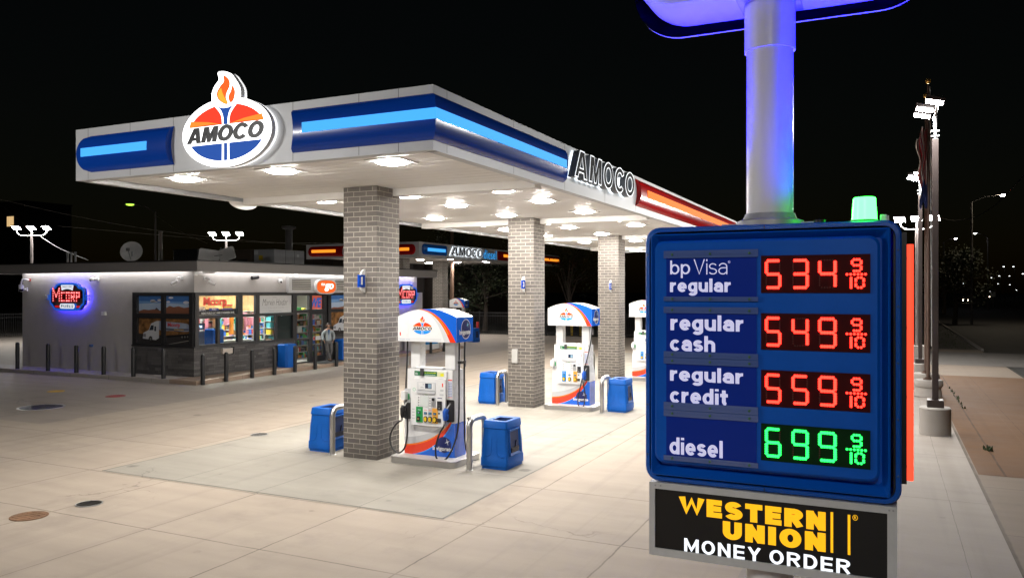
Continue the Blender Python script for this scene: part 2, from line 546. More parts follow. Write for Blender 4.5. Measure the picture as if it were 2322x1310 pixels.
def stroke_text(m, s, u0, u1, v0, v1, d, mt, w=.2, gap=.085, slant=0.0, space=.28):
    quads, x, lay = [], 0.0, 0
    for ch in s:
        if ch == ' ': x += space; continue
        st, adv = glyph(ch, w)
        for k, (pts, cl) in enumerate(st):
            A, B = ribbon(pts, w, cl)
            n = len(pts)
            if ch.isupper():
                for q_ in (A, B):
                    for p_ in q_: p_.y = min(max(p_.y, -.012), 1.012)
            for i in range(n if cl else n - 1):
                j = (i + 1) % n
                quads.append(([A[i], B[i], B[j], A[j]], x, k))
        x += adv + gap
    xs = [p.x + o + p.y * slant for q, o, k in quads for p in q]; ys = [p.y for q, o, k in quads for p in q]
    a0, a1, b0, b1 = min(xs), max(xs), min(ys), max(ys)
    for q, o, k in quads:
        pp = [(u0 + (p.x + o + p.y * slant - a0) / (a1 - a0) * (u1 - u0), v0 + (p.y - b0) / (b1 - b0) * (v1 - v0), d + .0004 * k) for p in q]
        m.add(pp if area(pp) > 0 else pp[::-1], [(0, 1, 2, 3)], mt)

def tag(o, label, cat, group=None):
    o['label'] = label; o['category'] = cat
    if group: o['group'] = group
    return o
def thing(name, loc, label, cat, group=None, rz=0):
    o = bpy.data.objects.new(name, None)
    o.empty_display_size = .2
    sc.collection.objects.link(o)
    o.location = loc
    o.rotation_euler = (0, 0, rz)
    ORG[o.name] = Vector(loc) if rz == 0 else Vector((0, 0, 0))
    return tag(o, label, cat, group)
def local(name, label, cat, group=None):
    """prototype built round its own origin, moved afterwards"""
    return thing(name, (0, 0, 0), label, cat, group)
def kids(o):
    return [c for c in sc.collection.objects if c.parent == o]
def clone(o, loc, label=None, rz=None, group=None, scale=None):
    def cp(a, par):
        b = a.copy()
        sc.collection.objects.link(b)
        b.parent = par
        for ch in kids(a): cp(ch, b)
        return b
    r = cp(o, None)
    r.location = loc
    if rz is not None: r.rotation_euler = (0, 0, rz)
    if label: r['label'] = label
    if group: r['group'] = group
    if scale: r.scale = scale
    return r
def struct(o):
    o['kind'] = 'structure'
    return o
def ords(i):
    return ["first", "second", "third", "fourth", "fifth", "sixth", "seventh", "eighth", "ninth", "tenth", "eleventh", "twelfth", "thirteenth"][i]

# common materials
BRICK = brickmat()
STONE = stonemat()
WHITE = mat("white_paint", (.78, .78, .77), .32, var=.03)
PANEL = mat("white_fascia_panel", (.60, .61, .62), .42, .08, var=.03, spec=.35)
BLUE = mat("blue_plastic", (.004, .095, .42), .45, var=.10, spec=.22)
BLUEG = mat("glossy_blue_panel", (.003, .055, .40), .22, coat=.08, spec=.3)
REDG = mat("glossy_red_panel", (.42, .004, .006), .22, coat=.12, spec=.3)
BLACK = mat("black_powder_coat", (.012, .012, .013), .4, var=.15)
RUBBER = mat("black_rubber", (.010, .010, .011), .5)
STEEL = mat("brushed_stainless", (.57, .56, .55), .30, .95)
GALV = mat("galvanised_steel", (.42, .42, .42), .45, .7, var=.12)
DKBRONZE = mat("dark_bronze_paint", (.050, .037, .034), .42, var=.12)
LENS = mat("lamp_lens", (.9, .9, .9), .4, emit=(1, .955, .89), es=LAMP)
GLASS = glassmat("window_glass")
CHAR = mat("charcoal_frame", (.022, .022, .024), .38, var=.1)
# ================================================================== ground
def sheet(name, x0, x1, y0, y1, z, mt):
    m = MB(); m.add([(x0, y0, z), (x1, y0, z), (x1, y1, z), (x0, y1, z)], [(0, 1, 2, 3)], mt)
    return struct(m.obj(name))
def slab(name, x0, x1, y0, y1, z0, z1, mt, bevel=.015):
    m = MB(); m.box(x0, x1, y0, y1, z0, z1, mt, skip=(0,))
    return struct(m.obj(name, bevel=bevel))
dirt = concrete("dark_dirt", (.035, .033, .028), (.018, .019, .013), (), .3)
sheet("ground", -700, 700, -300, 900, -.03, dirt)
jl = [(1, y, .012) for y in (5.75, 8.0, 10.17, 12.5)] + [(0, x, .012) for x in (-3.2, -5.33, -7.45, -9.53, -11.6, -13.65, -15.8, -17.9, -1.1)]
lot = concrete("lot_concrete", (.45, .378, .308), (.345, .288, .232), jl, 1.25)
sheet("concrete_lot", -90, 1.45, -14, 54.5, 0, lot)
jl2 = [(1, y, .007) for y in (13.05, 17.0, 20.8, 24.8, 28.8, 32.8)] + [(0, x, .007) for x in (-7.5, -9.6, -11.5)] + [(0, -5.975, .018), (1, 10.225, .018), (0, -13.35, .016)]
pad = concrete("pad_concrete", (.37, .342, .295), (.272, .252, .216), jl2, 1.5)
sheet("fuel_pad", -13.38, -5.95, 10.2, 41.4, .004, pad)
drv = concrete("drive_concrete", (.36, .31, .265), (.275, .24, .208), [(1, y, .01) for y in (15.6, 18.9)] + [(0, x, .01) for x in (-21.5, -26, -31, -36)], .9)
sheet("drive_slab", -90, -19.4, 13.1, 54.5, .004, drv)
walkm = concrete("walk_concrete", (.40, .365, .33), (.33, .30, .27), [(1, y, .01) for y in (23, 25.2, 27.4, 29.6, 31.8, 34)] + [(0, x, .01) for x in (-24.5, -26.8, -29, -31.2)], .8)
walkb = concrete("walk_aggregate", (.34, .25, .19), (.26, .19, .14), [(1, y, .01) for y in (23, 25.2, 27.4, 29.6, 31.8, 34, 36.5)], .8)
slab("store_walk", -35.5, -23.6, 20.75, 21.9, 0, .15, walkm)
slab("store_walk_side", -23.597, -22.25, 20.75, 40.5, 0, .15, walkb)
jl3 = [(1, y, .009) for y in (4.2, 7.2, 10.4, 12.9, 15.9, 19.4, 23.3)] + [(0, 1.47, .03), (0, -1.6, .006)]
sw = concrete("sidewalk_concrete", (.245, .195, .15), (.19, .15, .115), jl3, .8)
sheet("sidewalk", 1.453, 4.75, -14, 52, 0, sw)
lotr = concrete("frontage_concrete", (.36, .32, .28), (.29, .255, .225), [(1, y, .009) for y in (4.2, 7.2, 10.4, 14.6, 18.5, 22.5, 27)] + [(0, .9, .004)], .9)
sheet("frontage_slab", -1.6, 1.45, -14, 40.5, .004, lotr)
brn = concrete("brown_paving", (.150, .074, .030), (.110, .054, .022), [(1, y, .01) for y in (21, 25.5, 30)] + [(0, 1.95, .02), (0, 2.9, .006)], 1.0)
sheet("brown_paving", 1.52, 2.72, 16.9, 36, .004, brn)
sheet("brown_paving_wide", 2.722, 4.72, 19.2, 36, .004, brn)
dwy = concrete("driveway_concrete", (.17, .155, .14), (.12, .11, .10), [(1, 44, .02)], .9)
sheet("driveway", -10, 6.9, 41, 49.5, .008, dwy)
asp = concrete("road_asphalt", (.045, .043, .041), (.028, .027, .027), [], .4)
sheet("road", 5.0, 22, -14, 560, -.012, asp)
m = MB(); km = mat("kerb_concrete", (.27, .25, .23), .8, var=.15)
for a, b in ((-14, 35.5), (51.5, 300)): m.box(4.75, 4.9, a, b, -.03, .10, km, skip=(0,))
struct(m.obj("kerb", bevel=.02))
m = MB(); gm = mat("grass_green", (.03, .05, .014), .8, var=.4)
for k in range(2600):
    x, y = rnd.uniform(-9, 4.6), rnd.uniform(52.2, 85)
    if rnd.random() < .04:
        x, y = rnd.choice(((1.98, rnd.uniform(26, 31)), (1.95, 19.6), (4.74, rnd.uniform(26, 34)))); x += rnd.gauss(0, .03); y += rnd.gauss(0, .12)
    h_, a = rnd.uniform(.03, .11), rnd.uniform(0, 6.28)
    dx, dy = math.cos(a) * .03, math.sin(a) * .03
    m.add([(x - dx, y - dy, .0), (x + dx, y + dy, .0), (x + dy * 1.5, y - dx * 1.5, h_)], [(0, 1, 2)], gm)
g_ = m.obj("grass"); g_['kind'] = 'stuff'; tag(g_, "short dark grass and weeds along the pavement joints and verge", "grass")

def cover(name, px, py, r, label, body, rim=None, h=.012):
    p = ground(px, py)
    t = thing(name, p, label, "cover", "covers set in the forecourt")
    m = MB(); m.lathe([(r, .004), (r, h), (r * .93, h + .004), (r * .9, h)], p.x, p.y, rim or GALV, 28, False, False, z0=0)
    m.obj("rim", t)
    m = MB(); m.lathe([(r * .9, h - .002), (r * .2, h), (.001, h)], p.x, p.y, body, 28, False, True)
    for k in range(5):
        m.box(p.x - r * .6, p.x + r * .6, p.y - r * .6 + k * r * .3 - .012, p.y - r * .6 + k * r * .3 + .012, h - .004, h + .004, body)
    m.obj("lid", t)
cover("manhole_cover", 94, 923, .62, "large dark round cover in the drive, biggest of the covers", mat("cover_iron", (.035, .036, .042), .5, .4, var=.2))
cover("tank_cover", 127, 887, .27, "small yellow painted cover in the dark drive left of the red one", mat("cover_yellow", (.55, .33, .03), .6, var=.3), mat("cover_yellow", ()))
cover("tank_cover", 262, 898, .30, "small red painted cover in the drive below the store corner", mat("cover_red", (.30, .03, .03), .6, var=.3), mat("cover_red", ()))
cover("tank_cover", 202, 1142, .20, "blackish oily round cover in the tan concrete at the lower left", mat("cover_oily", (.035, .032, .026), .5, .3, var=.6))
cover("tank_cover", 66, 1170, .26, "rusty brown round cover at the lower left edge", mat("cover_rust", (.22, .12, .065), .8, .1, var=.5), mat("cover_rust", ()))
cover("tank_cover", 588, 985, .20, "little grey cover beside the edge of the paler fuel pad", mat("cover_grey", (.16, .15, .14), .6, .3, var=.3))

# ================================================================== forecourt canopy
X0, X1, Y0, Y1, ZB, ZT, ZS = -13.42, -5.84, 9.72, 41.0, 5.40, 6.32, 5.48
SOFFIT = mat("soffit_white", (.88, .855, .82), .38)
SEAM = mat("panel_seam", (.10, .10, .10), .6)
def fascia(par, o, M, length, z0, z1, seams, thick=.10):
    m = MB(at(M, o))
    m.box(0, length, 0, z1 - z0, -thick, 0, PANEL)
    for u in seams: m.box(u - .004, u + .004, .002, z1 - z0 - .002, -.001, .0012, SEAM)
    m.box(.0, length, -.012, .0, -thick - .06, .004, PANEL)          # drip edge
    return m.obj("fascia", par)
def soffit(par, x0, x1, y0, y1, z):
    m = MB()
    n = int((y1 - y0) / .30)
    st = (y1 - y0) / n
    ys = []
    for k in range(n):
        a = y0 + k * st
        ys += [(a, z + .016), (a + .02, z), (a + st * .5, z - .006), (a + st - .02, z), (a + st - .001, z + .016)]
    vs = [(x, y, zz) for y, zz in ys for x in (x0, x1)]
    m.add(vs, [(2 * i, 2 * i + 2, 2 * i + 3, 2 * i + 1) for i in range(len(ys) - 1)], SOFFIT)
    return m.obj("soffit", par)
def band(par, name, path, z0, z1, bulge, mt, s0, s1, strip, sz, smat, n=14):
    """bowed panel along a path of (x, y) points with outward normals to the right of travel; s0/s1 end shapes"""
    P_ = [Vector(p) for p in path]
    d = [(P_[i + 1] - P_[i]).normalized() for i in range(len(P_) - 1)]
    nr = [Vector((q.y, -q.x)) for q in d]
    def row(z, off, e0, e1):
        out = []
        for i in range(len(P_)):
            if i == 0: p = P_[0] + d[0] * e0 + nr[0] * off
            elif i == len(P_) - 1: p = P_[-1] - d[-1] * e1 + nr[-1] * off
            else: p = P_[i] + (nr[i - 1] + nr[i]) * off
            out.append((p.x, p.y, z))
        return out
    zm, hh = (z0 + z1) / 2, (z1 - z0) / 2
    rows = []
    for k in range(n + 1):
        t = -1 + 2 * k / n
        off = .012 + bulge * math.sqrt(max(0, 1 - (t * .97) ** 2)) if abs(t) < 1 else .012
        rows.append(row(zm + hh * t, off, s0(t), s1(t)))
    m = MB()
    q = len(P_)
    vs = [p for r in rows for p in r]
    fs = [(k * q + i, k * q + i + 1, (k + 1) * q + i + 1, (k + 1) * q + i) for k in range(n) for i in range(q - 1)]
    m.add(vs, fs, mt, True)
    back = [row(zm + hh * (-1 + 2 * k / n), -.02, s0(-1 + 2 * k / n), s1(-1 + 2 * k / n)) for k in range(n + 1)]
    for e in (0, q - 1):
        vs = [rows[k][e] for k in range(n + 1)] + [back[k][e] for k in range(n + 1)]
        m.add(vs, [(k, k + 1, n + 2 + k, n + 1 + k) for k in range(n)], mt)
    for r, b in ((rows[0], back[0]), (rows[-1], back[-1])):
        m.add(r + b, [(i, i + 1, q + i + 1, q + i) for i in range(q - 1)], mt)
    o = m.obj(name, par, sharp=50)
    if strip:
        a, b = strip
        r0, r1 = row(sz[0], bulge + .006, a, b), row(sz[1], bulge + .006, a, b)
        r2, r3 = row(sz[0], bulge + .022, a + .004, b + .004), row(sz[1], bulge + .022, a + .004, b + .004)
        m = MB()
        rr = [r0, r2, r3, r1]
        vs = [p for r in rr for p in r]
        m.add(vs, [(k * q + i, k * q + i + 1, (k + 1) * q + i + 1, (k + 1) * q + i) for k in range(3) for i in range(q - 1)], smat)
        m.add([r[0] for r in rr], [(0, 1, 2, 3)], smat); m.add([r[-1] for r in rr], [(3, 2, 1, 0)], smat)
        m.obj("light_strip", o)
    return o
BGLOW = mat("blue_light_strip", (.01, .06, .15), .6, spec=.1, emit=(.065, .42, 1.0), es=1.15)
RGLOW = mat("orange_light_strip", (.10, .015, .003), .6, spec=.1, emit=(1.0, .20, .012), es=1.25)
RGLOW2 = mat("orange_light_strip_far", (.10, .015, .003), .6, spec=.1, emit=(1.0, .28, .02), es=1.3)
conv = lambda k: (lambda t: k * (1 - math.sqrt(max(0, 1 - t * t))))
conc = lambda k: (lambda t: k * (1 - t * t))
zero = lambda t: 0.0

can = thing("fuel_canopy", (X0, Y0, 0), "large flat white canopy with blue and red light bands over the pumps", "canopy")
m = MB(); m.box(X0 + .1, X1 - .1, Y0 + .1, Y1 - .1, ZT - .12, ZT - .05, mat("roof_membrane", (.35, .35, .35), .8)); m.obj("roof_deck", can)
fascia(can, (X0, Y0, ZB), FS, X1 - X0, ZB, ZT, [.33, 1.42, 2.47, 5.05, 6.3, 7.0])
fascia(can, (X1, Y0 + .1, ZB), FE, Y1 - Y0 - .2, ZB, ZT, [.3, 2.6, 5.0, 7.5, 9.95, 12.4, 15, 17.5, 20, 22.5, 25, 27.5, 30])
fascia(can, (X0, Y1 - .1, ZB), FW, Y1 - Y0 - .2, ZB, ZT, [3, 6, 9, 12, 15, 18, 21, 24, 27])
fascia(can, (X1, Y1, ZB), FB, X1 - X0, ZB, ZT, [2.5, 5])
soffit(can, X0 + .16, X1 - .16, Y0 + .16, Y1 - .16, ZS)
for yb in (13.72, 21.38, 29.3, 37.1):
    m = MB(); m.box(X0 + .165, X1 - .165, yb, yb + .30, ZS - .15, ZS + .02, SOFFIT); m.obj("beam", can)
band(can, "blue_band", [(X0 + .17, Y0), (-10.93, Y0)], 5.52, 6.17, .11, BLUEG, conv(.26), conc(.07), (.13, .52), (5.79, 5.94), BGLOW)
band(can, "blue_band", [(-8.37, Y0), (X1, Y0), (X1, 14.72)], 5.53, 6.19, .11, BLUEG, conc(.10), zero, (.28, .10), (5.80, 5.955), BGLOW)
band(can, "red_band", [(X1, 19.72), (X1, 40.3)], 5.55, 6.24, .11, REDG, conc(.16), zero, (.75, .3), (5.83, 6.02), RGLOW)
bk = onX(551, -13.3)
m = MB(at(FE, (-13.3, bk, 5.40)))
m.prism(ell(0, 0, .44, .17, 20, 180, 360), 0, .03, SOFFIT, back=True); m.obj("bracket_plate", can)

def column(loc, label, h=ZS):
    c = thing("brick_column", loc, label, "column", "brick columns holding the canopies")
    m = MB(); x, y = loc[0], loc[1]
    m.box(x - .41, x + .41, y - .40, y + .40, 0, h - .003, BRICK, skip=(0,))
    m.obj("brick_shaft", c, bevel=.006)
    return c
ny = (13.56, 21.33, 29.3, 37.2)
cols = [column((-9.61, ny[0], 0), "tall grey brick column nearest the camera carrying number sign 1"),
        column((-9.61, ny[1], 0), "brick column carrying number sign 3, between the first and second pumps"),
        column((-9.61, ny[2], 0), "brick column carrying number sign 5, just left of the price sign"),
        column((-9.61, ny[3], 0), "rearmost brick column of the front canopy behind the price sign")]
m = MB(at(FS, (-9.79, ny[1] - .4, 0))); m.prism(rrect(-.09, .09, 1.28, 1.68, .02), 0, .05, mat("grey_box", (.5, .49, .47), .5, .3), back=True)
tag(m.obj("electrical_box", loc=(-9.79, ny[1] - .4, 1.28), bevel=.008), "flat grey metal box fixed low on the brick column of number 3", "box")

def number_sign(digit, k):
    y = ny[k] - .40
    x = -9.50
    t = thing("number_sign", (x, y, 2.9), f"half round white flag sign with a blue number {digit} plate on a brick column", "sign", "pump number signs on the columns")
    zc = 3.575 - .02 * k
    m = MB(at(FE, (x, y, zc)))
    m.prism([(-q[0], q[1]) for q in ell(0, 0, .17, .235, 18, -90, 90)], -.02, .02, WHITE, back=True)
    m.obj("flag_plate", t)
    m = MB(at(FE, (x, y, zc))); m.box(-.27, -.045, -.125, .125, .021, .05, BLUEG); b = m.obj("number_plate", t, bevel=.005)
    m = MB(at(FE, (x, y, zc))); m.text(digit, -.20 if digit != "1" else -.185, -.115 if digit != "1" else -.135, -.075, .08, .0505, .052, WHITE, .035); m.obj("numeral", b)
for d_, k in (("1", 0), ("3", 1), ("5", 2)): number_sign(d_, k)

# canopy lamps ------------------------------------------------------
def lamp_proto():
    t = local("canopy_light", "", "light", "recessed lights in the canopy ceilings")
    m = MB(); m.prism(rrect(-.33, .33, -.33, .33, .03, 3), -.012, .0, mat("lamp_trim", (.7, .69, .67), .4), back=True)
    m.m = Matrix.Identity(4)
    m.obj("trim", t)
    m = MB(); m.lathe([(.25, -.012), (.247, -.028), (.20, -.042), (.11, -.050), (.001, -.052)], 0, 0, LENS, 14, False, False)
    m.obj("lens", t)
    return t
lp = None
rows = (10.77, 14.83, 16.98, 19.79, 22.65, 24.53, 27.9, 30.9, 32.3, 35.6, 39.9)
for j, y in enumerate(rows):
    for i, x in enumerate((-11.81, -9.53, -7.24)):
        lab = f"bright square recessed light in the front canopy ceiling, {ords(j)} row back, {('left', 'middle', 'right')[i]} column"
        if lp is None:
            lp = lamp_proto(); lp.location = (x, y, ZS - .005); lp['label'] = lab
        else: clone(lp, (x, y, ZS - .005), lab)

# torch oval sign ----------------------------------------------------
def sign_mat(name, col, es):
    return mat(name, tuple(min(1, c) * .22 for c in col), .5, emit=col, es=es, spec=.2)
def letter(ch):
    if ch == 'A': return [(0, 0), (.33, 1), (.69, 1), (1.0, 0), (.73, 0), (.68, .19), (.33, .19), (.27, 0)], [[(.39, .38), (.63, .38), (.51, .76)]], 1.0
    if ch == 'M': return [(0, 0), (.04, 1), (.36, 1), (.55, .42), (.74, 1), (1.06, 1), (1.1, 0), (.83, 0), (.81, .64), (.64, 0), (.46, 0), (.29, .64), (.27, 0)], [], 1.1
    if ch == 'O': return ell(.52, .5, .52, .53, 32), [ell(.52, .5, .255, .29, 24)], 1.04
    if ch == 'C':
        o = ell(.52, .5, .52, .53, 26, 32, 322); i = ell(.52, .5, .26, .29, 22, 318, 34)
        return o + i, [], .98
def inset(poly, d):
    poly = ccw(poly); n = len(poly); out = []
    for i in range(n):
        a, b, c = Vector(poly[i - 1]), Vector(poly[i]), Vector(poly[(i + 1) % n])
        e0, e1 = (b - a).normalized(), (c - b).normalized()
        n0, n1 = Vector((-e0.y, e0.x)), Vector((-e1.y, e1.x))
        bi = n0 + n1
        k = max(.35, bi.length_squared / 2)
        out.append(tuple(b + bi * (d / k) if k > .36 else b + bi * d))
    return out
def word(m, u0, u1, v0, v1, d, mt, shear=.2, fn=None, gap=.08):
    """bold extended italic capitals fitted into the box"""
    L_ = [letter(c) for c in "AMOCO"]
    tot = sum(l[2] for l in L_) + gap * 4 + shear
    k = (u1 - u0) / tot; hv = v1 - v0
    u = u0
    for o, hs, wd in L_:
        T = lambda p: (u + (p[0] + p[1] * shear) * k, v0 + p[1] * hv)
        po, ph = [T(p) for p in o], [[T(p) for p in h] for h in hs]
        if fn: fn(m, po, ph)
        else: m.add(*_flat(po, ph, d), mt)
        u += (wd + gap) * k
def _flat(o, hs, d):
    rings = [ccw(o)] + [ccw(h)[::-1] for h in hs]
    return [(p[0], p[1], d) for r in rings for p in r], tess(rings)
def torch(m, s, d, MT, words=True, sx=1.0):
    """torch emblem inside an ellipse 1.86 x 1.12 (times s) centred on the origin; flame above"""
    S = lambda pts: [(p[0] * s * sx, p[1] * s) for p in pts]
    a, b = .82, .455
    def arc(v):            # angle on the inner ellipse at height v
        return math.degrees(math.asin(v / b))
    t0 = arc(.13)
    tl = spline([(-.075, .13), (-.085, .24), (-.13, .33), (-.235, .435)], 5)
    right = ell(0, 0, a, b, 16, t0, 72) + [(-p[0], p[1]) for p in tl[::-1]]
    m.flat(S(right), d, MT['red']); m.flat(S([(-p[0], p[1]) for p in right]), d, MT['red'])
    m.flat(S([(.80, .135), (.30, .15), (.09, .135), (.38, .195), (.76, .235)]), d + .0015, MT['orange'])
    m.flat(S([(-.80, .135), (-.30, .15), (-.09, .135), (-.38, .195), (-.76, .235)]), d + .0015, MT['orange'])
    tq = spline([(.045, .13), (.05, .24), (.09, .345), (.165, .425)], 5)
    m.flat(S(tq + [(.06, .395), (-.06, .395)] + [(-p[0], p[1]) for p in tq[::-1]]), d, MT['blue'])
    tb = arc(-.17)
    m.flat(S(ell(0, 0, a, b, 18, tb, -84.5) + [(.075, -.17)]), d, MT['blue'])
    m.flat(S([(-p[0], p[1]) for p in ell(0, 0, a, b, 18, tb, -84.5) + [(.075, -.17)]]), d, MT['blue'])
    m.flat(S([(-.038, -.17), (.038, -.17), (.038, -.45), (-.038, -.45)]), d, MT['blue'])
    fl = spline([(-.02, .455), (-.16, .545), (-.19, .65), (-.115, .755), (-.04, .82), (-.045, .92), (.07, .84), (.09, .74), (.03, .635), (.01, .55), (.05, .46)], 6, True)
    m.flat(S(fl), d, MT['flame'])
    m.flat(S(spline([(-.02, .465), (-.14, .55), (-.165, .64), (-.10, .715), (-.07, .65), (-.02, .56), (.035, .475)], 5, True)), d + .0015, MT['yellow'])
    m.flat(S(spline([(.09, .475), (.06, .565), (.11, .65), (.145, .735), (.20, .645), (.19, .55), (.15, .48)], 5, True)), d, MT['flame'])
    if words: word(m, -.86 * s * sx, .86 * s * sx, -.135 * s, .095 * s, d + .002, MT['black'])
TS = dict(red=sign_mat("sign_red", (1, .045, .010), .95), orange=sign_mat("sign_orange", (1, .28, .02), 1.0), blue=sign_mat("sign_blue", (.008, .10, .52), .7),
          flame=sign_mat("sign_flame", (1, .13, .01), 1.0), yellow=sign_mat("sign_yellow", (1, .45, .03), 1.05), black=mat("sign_black", (.006, .006, .007), .35, spec=.3))
OV = mat("sign_white_glow", (.9, .9, .9), .3, emit=(1, 1, 1), es=3.0)
oc = (-9.60, Y0, 5.925)
tor = thing("torch_sign", (oc[0], oc[1], 5.4), "glowing white oval torch sign with flame rising above the canopy edge", "sign")
outl = ell(0, 0, .955, .555, 60)
fo = spline([(-.30, .49), (-.305, .64), (-.24, .77), (-.15, .86), (-.17, .975), (-.05, .985), (.11, .93), (.20, .84), (.30, .70), (.32, .58), (.31, .50)], 6)
outl2 = [p for p in ell(0, 0, .955, .555, 72, 70, 70 - 360 + 0) if not (p[1] > 0 and abs(p[0]) < .31)]
k0 = max(range(len(outl2)), key=lambda i: (outl2[i][1] > 0) * (10 - abs(outl2[i][0] - .33) * 8))
prof = outl2[k0:] + outl2[:k0] + fo
m = MB(at(FS, oc)); m.prism(prof, .075, .165, OV, side=mat("sign_return", (.75, .76, .78), .35)); m.prism(prof, .03, .072, mat("sign_halo", (.9, .9, .9), .3, emit=(1, 1, 1), es=.9), back=True)
m.obj("cabinet", tor)
m = MB(at(FS, oc)); torch(m, 1.0, .1685, TS, words=False); m.obj("emblem", tor)
m = MB(at(FS, oc))
word(m, -.83, .83, -.135, .115, 0, None, .22, lambda mm, o, hs: mm.prism(o, .168, .195, TS['black'], hs))
m.obj("lettering", tor)

# channel letters -----------------------------------------------------
LFACE = mat("letter_face_dark", (.022, .022, .023), .65, spec=.1)
LEDGE = mat("letter_edge_glow", (.9, .9, .9), .3, emit=(.92, .96, 1), es=1.2)
LHALO = mat("letter_halo_glow", (.9, .9, .9), .3, emit=(.85, .94, 1), es=2.2)
LSIDE = mat("letter_return", (.16, .17, .19), .4)
def channel(M, o, spans, v0, v1, par, ins=.022, dep=.2, shear=.10):
    for ch, (u0, u1) in zip("AMOCO", spans):
        ol, hs, wd = letter(ch)
        k = (u1 - u0) / (wd + shear)
        T = lambda p: (u0 + (p[0] + p[1] * shear) * k, v0 + p[1] * (v1 - v0))
        po, ph = ccw([T(p) for p in ol]), [ccw([T(p) for p in h]) for h in hs]
        m = MB(at(M, o))
        m.prism(po, .02, .05, LHALO, ph, back=True)
        m.prism(po, .052, dep, LEDGE, ph, side=LSIDE, back=True)
        m.add(*_flat(inset(po, ins), [inset(h, -ins) for h in ph], dep + .003), LFACE)
        m.obj("letter", par)
sg = thing("letter_sign", (X1, 14.9, 5.6), "row of dark halo lit capital letters on the right side of the front canopy", "sign", "letter signs on the canopies")
pxs = ((1303, 1334.5), (1335.5, 1366), (1367.5, 1391.5), (1393, 1416), (1417, 1439.5))
channel(FE, (X1, 0, 0), [(onX(a, X1 + .2), onX(b, X1 + .2)) for a, b in pxs], 5.665, 6.235, sg)

# ================================================================== diesel canopy far behind
DX0, DX1, DY0, DY1 = -34.2, -25.6, 41.0, 64.0
dcan = thing("diesel_canopy", (DX0, DY0, 0), "smaller white canopy with red and blue bands far behind the store", "canopy")
fascia(dcan, (DX0, DY0, ZB), FS, DX1 - DX0, ZB, ZT, [2.9, 5.7])
fascia(dcan, (DX1, DY0 + .1, ZB), FE, DY1 - DY0 - .2, ZB, ZT, [3.3, 6, 10.5])
m = MB(); m.box(DX0 + .1, DX1 - .1, DY0 + .1, DY1, ZT - .12, ZT - .05, PANEL); m.obj("roof_deck", dcan)
soffit(dcan, DX0 + .16, DX1 - .16, DY0 + .16, DY1 - .16, ZS)
band(dcan, "red_band", [(-33.95, DY0), (-31.2, DY0)], 5.53, 6.19, .11, REDG, conv(.25), conc(.12), (.28, .55), (5.78, 5.97), RGLOW2)
band(dcan, "red_band", [(-28.6, DY0), (-25.85, DY0)], 5.53, 6.19, .11, REDG, conc(.12), conv(.25), (.55, .38), (5.78, 5.97), RGLOW2)
BL2 = mat("lit_blue_panel", (.01, .12, .5), .25, coat=.4)
band(dcan, "blue_band", [(DX1, DY0 + .3), (DX1, 44.2)], 5.55, 6.22, .11, BL2, conv(.25), zero, (.5, .22), (5.78, 5.98), BGLOW)
band(dcan, "red_band", [(DX1, 51.7), (DX1, 63.6)], 5.55, 6.22, .11, REDG, zero, zero, (.75, .3), (5.80, 6.0), RGLOW2)
sg = thing("letter_sign", (DX1, 44.6, 5.5), "small row of dark halo lit letters with blue diesel beside it on the far canopy", "sign", "letter signs on the canopies")
uu = [(44.65, 45.75), (45.7, 46.65), (46.65, 47.55), (47.5, 48.35), (48.3, 49.2)]
channel(FE, (DX1, 0, 0), uu, 5.62, 6.20, sg, ins=.018, dep=.12)
m = MB(at(FE, (DX1, 0, 0))); m.text("diesel", 49.35, 51.35, 5.58, 6.20, .03, .08, mat("letter_blue_glow", (.1, .5, .9), .4, emit=(.05, .38, .9), es=.9), .0, 0, mat("letter_blue_side", (.01, .06, .2), .5))
m.obj("lettering", sg)
p = deep(910, 52.5); column((p.x, p.y, 0), "brick column of the far diesel canopy, half hidden by the nearest brick column")
p = deep(998.5, 57.5); column((p.x, p.y, 0), "far brick column of the diesel canopy beyond the store end wall")
for k, (px, py) in enumerate(((953, 590), (972, 597.5), (1024, 588.5), (1037, 596), (1103, 594.5), (774, 585.5))):
    p = ground(px, py, ZS - .06); clone(lp, (p.x, p.y, ZS - .005), f"recessed light in the far diesel canopy, {('left front', 'left rear', 'middle front', 'middle rear', 'rightmost', 'beside the red band over the store roof')[k]} one")
# ================================================================== price sign, its pole and what hangs on it
SY = 7.337
SU = lambda px: onY(px, SY)
SZ = lambda px, py: zpix(py, onY(px, SY), SY)
SBLUE = mat("sign_blue_paint", (.002, .115, .60), .34, coat=.06, var=.10, spec=.3)
SBLUE2 = mat("sign_blue_face", (.002, .108, .58), .38, var=.06, spec=.25)
LABEL = mat("label_blue", (.002, .030, .36), .35, spec=.25)
def tilt(name, base):
    g = G(name); g.b.inputs["Base Color"].default_value = base + (1,)
    f = g.noise(g.co(), 170, 3, .8)
    g.b.inputs["Roughness"].default_value = .22
    g.bump(f, .55, .004)
    MATS[name] = g.m
    return g.m
FLAKY = tilt("flaky_blue_paint", (.003, .10, .52))
px_ = onY(1745.5, SY + .33)
pol = thing("sign_pole", (px_, SY + .33, 0), "thick white round steel pole carrying the price sign", "pole")
POLEW = tilt("pole_white", (.80, .79, .80))
m = MB(); m.lathe([(.207, 0), (.207, 9.0)], px_, SY + .33, POLEW, 48, False, True); m.obj("shaft", pol)
m = MB(); m.lathe([(.225, 5.60), (.225, 9.0)], px_, SY + .33, mat("pole_sleeve", (.78, .78, .82), .3, var=.05), 48, True, True); m.obj("sleeve", pol)
m = MB(); m.lathe([(.30, 3.985), (.30, 4.03), (.24, 4.05), (.22, 4.10)], px_, SY + .33, mat("collar_grey", (.45, .45, .45), .5, .3, var=.3), 32, True, True)
